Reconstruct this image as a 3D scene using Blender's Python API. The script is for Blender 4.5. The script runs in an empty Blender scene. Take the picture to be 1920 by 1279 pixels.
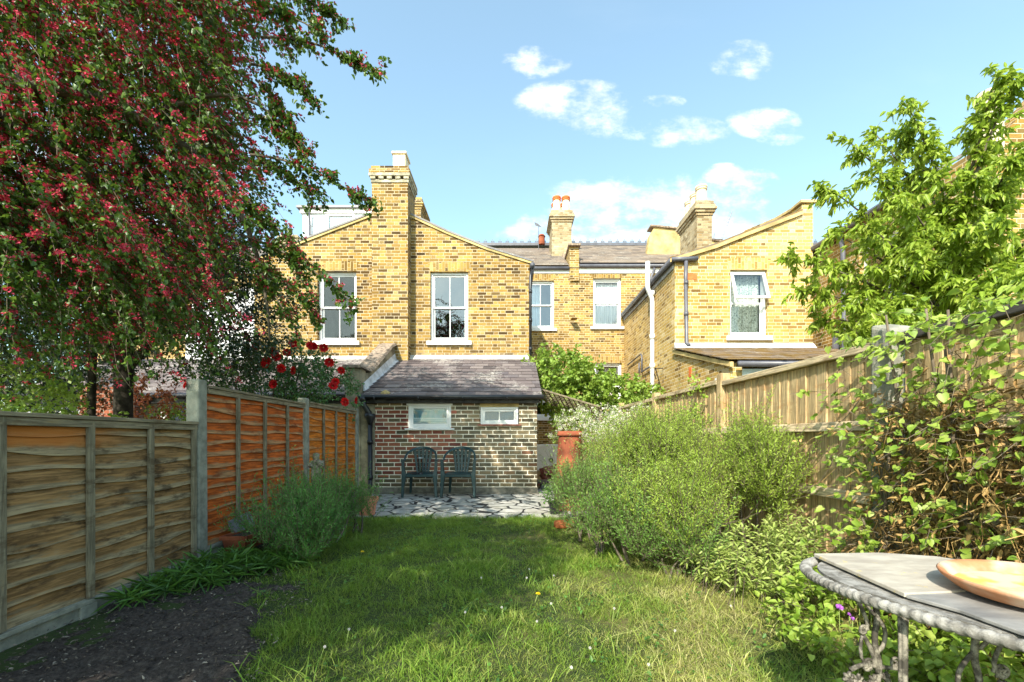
import bpy, bmesh, math, random
import numpy as np
from mathutils import Vector, Matrix, noise
from mathutils.geometry import tessellate_polygon
R = math.radians
rnd = random.Random(7)
rng = np.random.default_rng(7)
sc = bpy.context.scene
C = sc.collection
H = 1.05            # eye height above the lawn
F = 800.0

# ------------------------------------------------------------------ camera
cd = bpy.data.cameras.new('camera')
cd.sensor_width = 36
cd.lens = 36 * F / 1920
cd.shift_y = 182.5 / 1920
cd.clip_start = 0.05
cd.clip_end = 1000
cam = bpy.data.objects.new('camera', cd)
cam.location = (0, 0, H)
cam.rotation_euler = (R(90), 0, 0)
C.objects.link(cam)
sc.camera = cam

# ------------------------------------------------------------------ light
SUN_AZ, SUN_EL = 23, 38        # light travels towards +Y and +X
sd = bpy.data.lights.new('sun', 'SUN')
sd.energy = 3.0
sd.angle = R(0.5)
sd.color = (1.0, 0.93, 0.80)
so = bpy.data.objects.new('sun', sd)
dv = Vector((math.sin(R(SUN_AZ)) * math.cos(R(SUN_EL)), math.cos(R(SUN_AZ)) * math.cos(R(SUN_EL)), -math.sin(R(SUN_EL))))
so.rotation_euler = dv.to_track_quat('-Z', 'Y').to_euler()
C.objects.link(so)
sc.view_settings.view_transform = 'Standard'
sc.view_settings.look = 'None'
sc.view_settings.exposure = 1.52
sc.view_settings.gamma = 1
sc.cycles.max_bounces = 8
sc.cycles.transparent_max_bounces = 12

# ------------------------------------------------------------------ node helpers
class X:
    def __init__(s, g, k): s.g = g; s.k = k
    def __add__(s, o): return s.g.m('ADD', s, o)
    __radd__ = __add__
    def __sub__(s, o): return s.g.m('SUBTRACT', s, o)
    def __rsub__(s, o): return s.g.m('SUBTRACT', o, s)
    def __mul__(s, o): return s.g.m('MULTIPLY', s, o)
    __rmul__ = __mul__
    def __truediv__(s, o): return s.g.m('DIVIDE', s, o)
    def gt(s, o): return s.g.m('GREATER_THAN', s, o)
    def lt(s, o): return s.g.m('LESS_THAN', s, o)
    def floor(s): return s.g.m('FLOOR', s)
    def fract(s): return s.g.m('FRACT', s)
    def abs(s): return s.g.m('ABSOLUTE', s)
    def min(s, o): return s.g.m('MINIMUM', s, o)
    def max(s, o): return s.g.m('MAXIMUM', s, o)

class G:
    def __init__(s, name, world=False):
        if world:
            s.mat = bpy.data.worlds.new(name)
        else:
            s.mat = bpy.data.materials.new(name)
        s.mat.use_nodes = True
        s.nt = s.mat.node_tree
        s.nt.nodes.clear()
        s._c = {}
    def n(s, t, **kw):
        n = s.nt.nodes.new(t)
        for k, v in kw.items(): setattr(n, k, v)
        return n
    def l(s, v, inp):
        if isinstance(v, X): s.nt.links.new(v.k, inp)
        elif isinstance(v, (tuple, list)) and len(v) == 3 and inp.type == 'RGBA': inp.default_value = (*v, 1)
        else: inp.default_value = v
    def m(s, op, *a):
        n = s.n('ShaderNodeMath', operation=op)
        for i, v in enumerate(a): s.l(v, n.inputs[i])
        return X(s, n.outputs[0])
    def tc(s, o='Object'):
        if 'tc' not in s._c: s._c['tc'] = s.n('ShaderNodeTexCoord')
        return X(s, s._c['tc'].outputs[o])
    def sep(s, v):
        n = s.n('ShaderNodeSeparateXYZ'); s.l(v, n.inputs[0])
        return [X(s, o) for o in n.outputs]
    def comb(s, x, y, z=0.0):
        n = s.n('ShaderNodeCombineXYZ')
        for i, v in enumerate((x, y, z)): s.l(v, n.inputs[i])
        return X(s, n.outputs[0])
    def noise(s, v, scale=5, det=3, rough=.55, dist=0, col=False):
        n = s.n('ShaderNodeTexNoise')
        s.l(v, n.inputs['Vector']); s.l(scale, n.inputs['Scale']); s.l(float(det), n.inputs['Detail'])
        s.l(rough, n.inputs['Roughness']); s.l(dist, n.inputs['Distortion'])
        return X(s, n.outputs['Color' if col else 'Fac'])
    def white(s, v):
        n = s.n('ShaderNodeTexWhiteNoise', noise_dimensions='3D'); s.l(v, n.inputs['Vector'])
        return X(s, n.outputs['Value'])
    def vor(s, v, scale=5, feature='F1', out='Distance', rand=1.0):
        n = s.n('ShaderNodeTexVoronoi', feature=feature); s.l(v, n.inputs['Vector']); s.l(scale, n.inputs['Scale'])
        s.l(rand, n.inputs['Randomness'])
        return X(s, n.outputs[out])
    def stretch(s, v, sx, sy, sz):
        n = s.n('ShaderNodeVectorMath', operation='MULTIPLY'); s.l(v, n.inputs[0]); n.inputs[1].default_value = (sx, sy, sz)
        return X(s, n.outputs[0])
    def vadd(s, a, b):
        n = s.n('ShaderNodeVectorMath', operation='ADD'); s.l(a, n.inputs[0]); s.l(b, n.inputs[1])
        return X(s, n.outputs[0])
    def vscale(s, a, f):
        n = s.n('ShaderNodeVectorMath', operation='SCALE'); s.l(a, n.inputs[0]); s.l(f, n.inputs['Scale'])
        return X(s, n.outputs[0])
    def smooth(s, v, a, b):
        n = s.n('ShaderNodeMapRange', interpolation_type='SMOOTHSTEP'); s.l(v, n.inputs[0])
        s.l(a, n.inputs[1]); s.l(b, n.inputs[2])
        return X(s, n.outputs[0])
    def ramp(s, f, stops, const=False):
        n = s.n('ShaderNodeValToRGB'); s.l(f, n.inputs[0]); e = n.color_ramp.elements
        if const: n.color_ramp.interpolation = 'CONSTANT'
        if len(stops[0]) == 3:
            stops = [(i / max(1, len(stops) - (0 if const else 1)), c) for i, c in enumerate(stops)]
        e[0].position, e[0].color = stops[0][0], (*stops[0][1], 1)
        e[1].position, e[1].color = stops[-1][0], (*stops[-1][1], 1)
        for p, c in stops[1:-1]:
            q = e.new(p); q.color = (*c, 1)
        return X(s, n.outputs[0])
    def mix(s, f, a, b, mode='MIX'):
        n = s.n('ShaderNodeMix', data_type='RGBA', blend_type=mode)
        s.l(f, n.inputs[0]); s.l(a, n.inputs[6]); s.l(b, n.inputs[7])
        return X(s, n.outputs[2])
    def isl(s):
        return X(s, s.n('ShaderNodeNewGeometry').outputs['Random Per Island'])
    def attr(s, name):
        return X(s, s.n('ShaderNodeAttribute', attribute_name=name).outputs['Fac'])
    def nrm(s):
        return X(s, s.n('ShaderNodeNewGeometry').outputs['Normal'])
    def bump(s, h, strength=.5, dist=.01):
        n = s.n('ShaderNodeBump'); s.l(h, n.inputs['Height'])
        n.inputs['Strength'].default_value = strength; n.inputs['Distance'].default_value = dist
        return X(s, n.outputs[0])
    def bsdf(s, col, rough=.8, bump=None, spec=.3, **kw):
        n = s.n('ShaderNodeBsdfPrincipled')
        s.l(col, n.inputs['Base Color']); s.l(rough, n.inputs['Roughness']); n.inputs['Specular IOR Level'].default_value = spec
        if bump is not None: s.l(bump, n.inputs['Normal'])
        for k, v in kw.items(): s.l(v, n.inputs[k.replace('_', ' ')])
        return X(s, n.outputs[0])
    def shmix(s, f, a, b):
        n = s.n('ShaderNodeMixShader'); s.l(f, n.inputs[0]); s.l(a, n.inputs[1]); s.l(b, n.inputs[2])
        return X(s, n.outputs[0])
    def out(s, sh):
        n = s.n('ShaderNodeOutputWorld' if isinstance(s.mat, bpy.types.World) else 'ShaderNodeOutputMaterial')
        s.l(sh, n.inputs[0]); return s.mat
    def fin(s, col, rough=.8, bump=None, spec=.3, **kw):
        return s.out(s.bsdf(col, rough, bump, spec, **kw))

# ------------------------------------------------------------------ sky with small clouds
g = G('World', world=True)
sc.world = g.mat
sky = g.n('ShaderNodeTexSky', sky_type='NISHITA')
sky.sun_disc = False
sky.sun_elevation = R(SUN_EL)
sky.sun_rotation = R(180 + SUN_AZ)
sky.altitude = 20; sky.air_density = 1.0; sky.dust_density = 1.2; sky.ozone_density = 1.4
skc = X(g, sky.outputs[0])
dx, dy, dz = g.sep(g.tc('Generated'))
yy = dy.max(0.02)
u, v = dx / yy, dz / yy
p2 = g.comb(u, v, 0.0)
wob = g.noise(g.stretch(p2, .8, 1.5, 1), 6.5, 8, .66) - .5
clouds = [(990, 117, 52, 20), (1398, 115, 44, 26), (1060, 190, 62, 26), (1120, 205, 60, 34), (1110, 165, 20, 12),
          (1258, 246, 75, 20), (1190, 250, 44, 12), (1432, 230, 46, 20), (1465, 262, 30, 9),
          (1200, 400, 130, 52), (1110, 435, 120, 32), (1270, 435, 130, 40), (1160, 362, 70, 18), (1395, 362, 52, 32), (1362, 330, 30, 16),
          (1405, 432, 26, 10), (1240, 190, 30, 10), (60, 270, 90, 60), (200, 430, 120, 60)]
mask = None
for cx, cy, rx, ry in clouds:
    a = (u - (cx - 960) / F) * (F / (rx * 1.75)); b = (v - (822 - cy) / F) * (F / (ry * 1.75))
    e = (1.0 - (a * a + b * b)).max(0.0)
    mask = e if mask is None else mask.max(e)
wob2 = g.noise(p2, 16, 6, .6) - .5
dens = g.smooth(g.smooth(mask, 0.0, .9) * .85 + wob * 5.2 * g.smooth(mask, 0.0, .3) + wob2 * 2.0 * g.smooth(mask, 0.0, .3), .12, 1.75) * g.smooth(dy, .05, .2)
thin = g.smooth(g.noise(g.stretch(p2, 1, 2.2, 1), 1.3, 5, .6), .5, .95) * .10
hz = g.smooth(v, 0.75, 0.30) * .0
skt = g.mix(.07, g.mix(1.0, skc, (.97, 1.10, .93), 'MULTIPLY'), (3.2, 3.25, 3.1))
base = g.mix(thin * g.smooth(dy, .05, .2) + hz, skt, (3.3, 3.5, 3.7))
shade = g.ramp(g.noise(p2, 9, 4, .5), [(.35, (3.0, 3.15, 3.35)), (.6, (3.9, 3.95, 4.0))])
final = g.mix(dens * .86, base, shade)
bg = g.n('ShaderNodeBackground')
g.l(final, bg.inputs[0]); bg.inputs[1].default_value = 0.15
g.out(X(g, bg.outputs[0]))

# ------------------------------------------------------------------ mesh helpers
class MB:
    def __init__(s): s.v = []; s.f = []; s.a = []
    def add(s, vs, fs, at=None):
        o = len(s.v); s.v += [tuple(p) for p in vs]; s.f += [tuple(i + o for i in f) for f in fs]
        s.a += list(at) if at else [0.0] * len(vs)
        return s
    def box(s, x0, x1, y0, y1, z0, z1):
        return s.hexa([(x0, y0, z0), (x1, y0, z0), (x1, y1, z0), (x0, y1, z0), (x0, y0, z1), (x1, y0, z1), (x1, y1, z1), (x0, y1, z1)])
    def hexa(s, p):
        return s.add(p, [(3, 2, 1, 0), (4, 5, 6, 7), (0, 1, 5, 4), (1, 2, 6, 5), (2, 3, 7, 6), (3, 0, 4, 7)])
    def bar(s, p, q, w, h, up=(0, 0, 1)):
        p, q = Vector(p), Vector(q); d = (q - p).normalized(); up = Vector(up)
        if abs(d.dot(up)) > .98: up = Vector((1, 0, 0))
        a = d.cross(up).normalized() * w / 2; b = a.cross(d).normalized() * h / 2
        return s.hexa([p - a - b, p + a - b, q + a - b, q - a - b, p - a + b, p + a + b, q + a + b, q - a + b])
    def tube(s, pts, rad, n=8, cap=True, flat=1.0):
        pts = [Vector(p) for p in pts]
        if not isinstance(rad, (list, tuple)): rad = [rad] * len(pts)
        vs = []; pn = None
        for i, p in enumerate(pts):
            d = (pts[min(i + 1, len(pts) - 1)] - pts[max(i - 1, 0)]).normalized()
            if pn is None:
                up = Vector((0, 0, 1)) if abs(d.z) < .9 else Vector((1, 0, 0))
                a = d.cross(up).normalized()
            else:
                a = (pn - d * pn.dot(d)).normalized()
            pn = a; b = d.cross(a)
            for k in range(n):
                t = 2 * math.pi * k / n
                vs.append(p + a * math.cos(t) * rad[i] + b * math.sin(t) * rad[i] * flat)
        fs = [(i * n + k, i * n + (k + 1) % n, (i + 1) * n + (k + 1) % n, (i + 1) * n + k) for i in range(len(pts) - 1) for k in range(n)]
        if cap: fs += [tuple(range(n - 1, -1, -1)), tuple(range((len(pts) - 1) * n, len(pts) * n))]
        return s.add(vs, fs)
    def lathe(s, prof, c=(0, 0, 0), n=24, sx=1, sy=1, closed=True):
        vs = [(c[0] + r * math.cos(2 * math.pi * k / n) * sx, c[1] + r * math.sin(2 * math.pi * k / n) * sy, c[2] + z) for r, z in prof for k in range(n)]
        fs = [(i * n + k, i * n + (k + 1) % n, (i + 1) * n + (k + 1) % n, (i + 1) * n + k) for i in range(len(prof) - 1) for k in range(n)]
        if closed: fs += [tuple(range(n - 1, -1, -1)), tuple(range((len(prof) - 1) * n, len(prof) * n))]
        return s.add(vs, fs)
    def plate(s, poly, holes, a0, a1, axis='y'):
        """polygon (with holes) in the two other axes, extruded from a0 to a1 along axis"""
        loops = [poly] + holes
        def P(u, v, a): return {'y': (u, a, v), 'x': (a, u, v), 'z': (u, v, a)}[axis]
        flat = [q for lp in loops for q in lp]
        tris = tessellate_polygon([[Vector((q[0], q[1], 0)) for q in lp] for lp in loops])
        n = len(flat)
        vs = [P(*q, a0) for q in flat] + [P(*q, a1) for q in flat]
        fs = [tuple(t) for t in tris] + [tuple(i + n for i in reversed(t)) for t in tris]
        o = 0
        for lp in loops:
            k = len(lp)
            fs += [(o + i, o + (i + 1) % k, n + o + (i + 1) % k, n + o + i) for i in range(k)]
            o += k
        return s.add(vs, fs)
    def build(s, name, mat, parent=None, smooth=False, bevel=0, recalc=True, attr=None):
        me = bpy.data.meshes.new(name)
        me.from_pydata(s.v, [], s.f)
        if attr:
            at = me.attributes.new(attr, 'FLOAT', 'POINT'); at.data.foreach_set('value', s.a)
        if recalc:
            bm = bmesh.new(); bm.from_mesh(me); bmesh.ops.recalc_face_normals(bm, faces=bm.faces); bm.to_mesh(me); bm.free()
        return link(name, me, mat, parent, smooth, bevel)

def link(name, me, mat, parent=None, smooth=False, bevel=0):
    if mat: me.materials.append(mat)
    if smooth: me.polygons.foreach_set('use_smooth', [True] * len(me.polygons))
    o = bpy.data.objects.new(name, me); C.objects.link(o)
    if parent:
        o.parent = parent
        if parent.type == 'EMPTY': o.matrix_parent_inverse = Matrix.Translation(parent.location).inverted()
    if bevel:
        b = o.modifiers.new('bevel', 'BEVEL'); b.width = bevel; b.segments = 2; b.limit_method = 'ANGLE'; b.angle_limit = R(40)
    return o

def tag(o, label, cat, group=None, kind=None):
    if label: o['label'] = label
    if cat: o['category'] = cat
    if group: o['group'] = group
    if kind: o['kind'] = kind
    return o
def struct(o): o['kind'] = 'structure'; return o
def stuff(o, label=None, cat=None):
    return tag(o, label, cat, kind='stuff')
def thing(name, label, cat, loc=(0, 0, 0), group=None):
    o = bpy.data.objects.new(name, None); o.empty_display_size = .1
    o.location = loc; C.objects.link(o)
    return tag(o, label, cat, group)
def copy_tree(o, parent=None):
    c = o.copy(); C.objects.link(c)
    if parent: c.parent = parent
    for ch in list(o.children): copy_tree(ch, c)
    return c

def strew(name, V, tmpl, mat, parent=None, smooth=False):
    """V: (n,k,3) vertices, tmpl: faces of one piece; one mesh of n pieces"""
    n, k, _ = V.shape
    me = bpy.data.meshes.new(name)
    me.vertices.add(n * k); me.vertices.foreach_set('co', V.reshape(-1).astype(np.float32))
    sizes = np.array([len(t) for t in tmpl]); idx = np.concatenate([np.array(t) for t in tmpl])
    loops = (idx[None, :] + (np.arange(n) * k)[:, None]).reshape(-1)
    tot = np.tile(sizes, n); start = np.concatenate([[0], np.cumsum(tot)[:-1]])
    me.loops.add(len(loops)); me.loops.foreach_set('vertex_index', loops.astype(np.int32))
    me.polygons.add(len(tot)); me.polygons.foreach_set('loop_start', start.astype(np.int32))
    me.polygons.foreach_set('loop_total', tot.astype(np.int32))
    me.update(calc_edges=True)
    return link(name, me, mat, parent, smooth)

def unit(a): return a / np.maximum(np.linalg.norm(a, axis=-1, keepdims=True), 1e-9)
def arr(x, n): return np.broadcast_to(np.asarray(x, float), (n,)).copy()
LEAF6 = [(0, 1, 2, 3), (0, 3, 4, 5)]
LEAF4 = [(0, 1, 2, 3)]
def leafV(P, D, L, W, fold=.25, droop=.15, up=.6, simple=False):
    n = len(P); D = unit(D); L = arr(L, n)[:, None]; W = arr(W, n)[:, None]
    nn = rng.normal(size=(n, 3)) * .6 + np.array([0, 0, up])
    S = unit(np.cross(D, nn)); N = unit(np.cross(S, D))
    dz = np.array([0, 0, -1.0])
    tip = P + D * L + dz * L * droop
    if simple:
        return np.stack([P, P + D * L * .45 + S * W / 2 + N * W * fold * .5, tip, P + D * L * .45 - S * W / 2 + N * W * fold * .5], 1)
    f = N * W * fold
    return np.stack([P, P + D * L * .28 + S * W * .48 + f, P + D * L * .68 + S * W * .36 + f * .8 + dz * L * droop * .4, tip,
                     P + D * L * .68 - S * W * .36 + f * .8 + dz * L * droop * .4, P + D * L * .28 - S * W * .48 + f], 1)
def prismV(pts, r):
    """pts (n,k,3) polylines -> triangular prisms; returns V, tmpl"""
    n, k, _ = pts.shape
    off = np.array([[1, 0, 0], [-.5, .6, .6], [-.5, -.6, -.6]], float)
    rr = arr(r, n)[:, None, None, None] * np.linspace(1, .45, k)[None, :, None, None]
    V = pts[:, :, None, :] + off[None, None] * rr
    t = [(i * 3 + a, i * 3 + (a + 1) % 3, (i + 1) * 3 + (a + 1) % 3, (i + 1) * 3 + a) for i in range(k - 1) for a in range(3)]
    return V.reshape(n, k * 3, 3), t

# ------------------------------------------------------------------ materials
def plain(name, col, rough=.6, spec=.4, var=.15, scale=8, bump=.0, metal=0.0):
    g = G(name); p = g.tc()
    nz = g.noise(p, scale, 5, .6)
    c = g.mix(g.smooth(nz, .3, .7), tuple(x * (1 - var) for x in col), tuple(min(1, x * (1 + var)) for x in col))
    b = g.bump(g.noise(p, scale * 8, 4), bump, .004) if bump else None
    return g.fin(c, rough, b, spec, Metallic=metal)

def brick(name, tones, mortar, dirt=(.10, .08, .05), dirt_amt=.5, soldier=False, tones2=None, zone=None, course=.075, stretcher=False, mw=.0062, joint_soft=.0025, bri=.42):
    g = G(name); p = g.tc(); x, y, z = g.sep(p)
    nx, ny, nz_ = g.sep(g.nrm())
    side = nx.abs().gt(.7)
    h = x * (1.0 - side) + y * side
    flat = nz_.abs().gt(.8)
    vv = z * (1.0 - flat) + y * flat
    if soldier: h, vv = vv * 0.94 + .01, h
    wob = g.noise(p, 9, 3)
    vv = vv + (wob - .5) * .006
    row = (vv / course).floor()
    uu = (h + row * .1125 + g.white(g.comb(row, 3.3)) * .05 + (g.noise(p, 14, 2) - .5) * .010) / .225 if stretcher else (h + row * .1687 + g.white(g.comb(row, 3.3)) * .03 + (g.noise(p, 14, 2) - .5) * .008) / .3375
    cell = uu.floor(); f = uu.fract()
    hd = f.gt(2.0 if stretcher else .6667)
    ids = g.comb(cell * 2.0 + hd, row, 1.7)
    rv = g.white(ids); rv2 = g.white(g.comb(row, cell * 2.0 + hd, 8.1))
    du = f.min(1.0 - f) * .225 if stretcher else f.min((f - .6667).abs()).min(1.0 - f) * .3375
    fr = (vv / course).fract(); dvv = fr.min(1.0 - fr) * course
    d = du.min(dvv) + (g.noise(p, 60, 3, .7) - .5) * .006
    mort = 1.0 - g.smooth(d, mw - joint_soft, mw + joint_soft)
    fine = g.noise(p, 45, 5, .7)
    col = g.ramp(rv, tones)
    if tones2:
        c2 = g.ramp(rv, tones2)
        col = g.mix(zone(g, x, z, rv2), col, c2)
    col = g.mix((fine - .25) * 1.1 * bri, col, g.mix(1.0, col, (.35, .33, .33), 'MULTIPLY'))
    col = g.mix(g.smooth(fine + (rv2 - .5) * .3, .62, .8) * .5, col, dirt)
    big = g.noise(p, 1.1, 6, .65)
    col = g.mix(g.smooth(g.noise(p, .55, 5, .6), .36, .62), g.mix(1.0, col, (.66, .60, .52), 'MULTIPLY'), col)
    patch = g.smooth(big, .48, .75) * dirt_amt
    col = g.mix(patch * g.smooth(rv2, .2, .7), col, dirt)
    mc = g.mix(g.smooth(g.noise(p, 5, 4), .4, .75), mortar, tuple(m * .62 for m in mortar))
    col = g.mix(mort, col, mc)
    hgt = (1.0 - mort) * (.75 + rv2 * .25) + fine * .35
    return g.fin(col, .9, g.bump(hgt, .7, .009), .15)

yellow = [(.07, .045, .020), (.17, .10, .030), (.40, .26, .075), (.52, .345, .10), (.44, .285, .08), (.27, .17, .055), (.55, .39, .15), (.10, .062, .025), (.48, .30, .075), (.22, .14, .05)]
yellow2 = [(.50, .34, .11), (.58, .39, .12), (.64, .47, .20), (.55, .36, .09), (.20, .125, .045), (.60, .41, .13), (.68, .54, .30), (.57, .37, .10), (.60, .40, .13), (.34, .22, .07)]
M = {}
M['brickA'] = brick('yellow_brick', yellow, (.52, .43, .29), dirt=(.07,.052,.03), dirt_amt=.65)
M['brickB'] = brick('pale_yellow_brick', yellow2, (.66, .55, .36), dirt=(.30, .19, .07), dirt_amt=.25)
M['brickT'] = brick('terrace_brick', yellow[1:], (.58, .48, .31), dirt_amt=.4)
M['brickC'] = brick('stack_brick', [(.40, .31, .18), (.50, .40, .25), (.56, .47, .31), (.24, .18, .10), (.44, .33, .18)], (.36, .31, .22), dirt_amt=.4)
M['brickSA'] = brick('soldier_brick', yellow[1:], (.50, .38, .20), soldier=True, dirt_amt=.4)
M['brickSB'] = brick('pale_soldier_brick', yellow2, (.70, .52, .26), soldier=True, dirt_amt=.15)
def shed_zone(g, x, z, rv):
    # the patch of red replacement bricks at the left of the outhouse wall
    a = g.smooth(x, -.95, -1.35) * g.smooth(z, .30, .48) * g.smooth(z, 1.66, 1.58)
    b = g.smooth(x, -.75, -1.0) * g.smooth(z, .80, .88) * g.smooth(z, 1.16, 1.08)
    return (a.max(b) * .80).gt(rv * .9 + .05)
M['brickS'] = brick('outhouse_brick', [(.10, .085, .06), (.21, .18, .12), (.16, .15, .105), (.34, .27, .17), (.13, .115, .08), (.25, .19, .115), (.38, .31, .19), (.26, .14, .09)],
                    (.84, .78, .63), dirt=(.06, .055, .045), dirt_amt=.35, mw=.0072, stretcher=True,
                    tones2=[(.30, .10, .07), (.42, .15, .09), (.50, .20, .13), (.36, .11, .08), (.20, .08, .07), (.48, .24, .17)], zone=shed_zone)
M['redbrick'] = brick('red_brick', [(.34, .10, .06), (.42, .14, .08), (.30, .09, .05)], (.40, .34, .28))

def slate(name, cols, lichen=(.55, .52, .46), amt=.5, moss=None):
    g = G(name); p = g.tc()
    r = g.isl(); c = g.ramp(r, cols)
    c = g.mix(g.noise(p, 14, 5, .7) * .6, c, g.mix(1.0, c, (.45, .45, .45), 'MULTIPLY'))
    lf = g.smooth(g.noise(p, 18, 6, .75) * .62 + g.noise(p, 1.6, 3) * .5, .60, .68)
    c = g.mix(lf * amt, c, lichen)
    if moss: c = g.mix(g.smooth(g.noise(p, 3, 6, .7), .42, .58), c, g.ramp(g.noise(p, 30, 3), [moss, tuple(m * .4 for m in moss)]))
    return g.fin(c, .75, g.bump(g.noise(p, 30, 5, .7), .5, .006), .3)
M['slate'] = slate('roof_slate', [(.085, .07, .072), (.14, .11, .108), (.19, .155, .15), (.11, .088, .09), (.24, .20, .19), (.105, .09, .10)])
M['slate_brown'] = slate('mossy_slate', [(.22, .17, .13), (.30, .23, .17), (.17, .13, .10), (.26, .18, .12)], amt=.3, moss=(.26, .16, .05))
M['slate_main'] = slate('main_roof_slate', [(.24, .19, .155), (.32, .26, .21), (.18, .145, .125), (.28, .22, .17), (.36, .28, .22)], amt=.35)
M['slate_grey'] = slate('grey_slate', [(.24, .23, .23), (.32, .30, .29), (.19, .18, .19), (.28, .26, .25)], amt=.3)
M['white'] = plain('white_paint', (.72, .72, .71), .4, .4, .05, 3)
M['whitewall'] = plain('white_render', (.78, .78, .80), .8, .2, .06, 3, .3)
M['lead'] = plain('lead_flashing', (.52, .53, .56), .5, .4, .3, 6, .4)
M['mortar_fillet'] = plain('mortar_fillet', (.50, .47, .42), .9, .2, .3, 9, .6)
M['black'] = plain('black_plastic', (.018, .018, .02), .35, .5, .3, 6)
M['greypipe'] = plain('grey_pipe', (.10, .10, .12), .4, .5, .2, 6)
M['dark'] = plain('dark_room', (.035, .033, .03), .9, .1)
M['render'] = plain('grey_cement_render', (.26, .22, .15), .95, .15, .45, 4, .9)
M['buff'] = plain('buff_render', (.48, .36, .16), .9, .2, .35, 3, .5)
M['coping'] = plain('coping_cement', (.26, .20, .15), .95, .15, .5, 14, 1.0)
M['stonesill'] = plain('stone_sill', (.52, .40, .22), .85, .2, .3, 5, .5)
M['concrete'] = plain('concrete', (.25, .245, .20), .95, .2, .28, 12, 1.0)
M['terracotta'] = plain('terracotta', (.24, .070, .034), .8, .2, .5, 3, .4)
M['potpale'] = plain('pale_chimney_pot', (.72, .60, .42), .8, .2, .15, 5, .3)
M['red'] = plain('red_airbrick', (.62, .16, .05), .8, .2, .15, 20)
def glassmat(name, tint=(.55, .6, .62), refl=.16, rough=.0):
    g = G(name)
    fr = g.n('ShaderNodeFresnel'); fr.inputs[0].default_value = 1.5
    t = g.n('ShaderNodeBsdfTransparent'); g.l(tint, t.inputs[0])
    gl = g.n('ShaderNodeBsdfGlossy'); gl.inputs['Roughness'].default_value = rough
    nb = g.bump(g.noise(g.tc(), 1.6, 2), .35, .03); g.l(nb, gl.inputs['Normal'])
    gl.inputs[0].default_value = (.9, .95, 1, 1)
    return g.out(g.shmix(X(g, fr.outputs[0]).max(refl), X(g, t.outputs[0]), X(g, gl.outputs[0])))
M['glass'] = glassmat('window_glass', (.94, .96, .96), .05)
M['glass_hi'] = glassmat('reflective_glass', (.75, .82, .85), .15)
def curtain(name, col, lace=False):
    g = G(name); p = g.tc(); x, y, z = g.sep(p)
    n = g.noise(g.stretch(p, 26, 26, .8), 1, 3)
    fold = g.m('SINE', x * 95.0 + n * 6.0) * .5 + .5
    c = g.mix(fold * .35, col, tuple(k * .45 for k in col))  # crease shading painted into the cloth as darker stripes
    if lace:
        vd = g.vor(g.stretch(p, 1, 1, .8), 26)
        c = g.mix(g.smooth(vd, .42, .30) * .75, c, (.20, .23, .17))
        c = g.mix(g.smooth(g.noise(p, 30, 3), .5, .62) * .5, c, (.14, .17, .12))
    return g.fin(c, .9, g.bump(fold, .6, .02), .1)
M['net'] = curtain('net_curtain', (.80, .82, .86))
M['lace'] = curtain('lace_curtain', (.78, .80, .74), True)
M['drape'] = curtain('beige_curtain', (.62, .56, .50))
M['blind'] = plain('grey_blind', (.30, .27, .22), .9, .1, .1, 3)
# ================================================================== buildings
def rect(x0, x1, z0, z1): return [(x0, z0), (x1, z0), (x1, z1), (x0, z1)]

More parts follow.
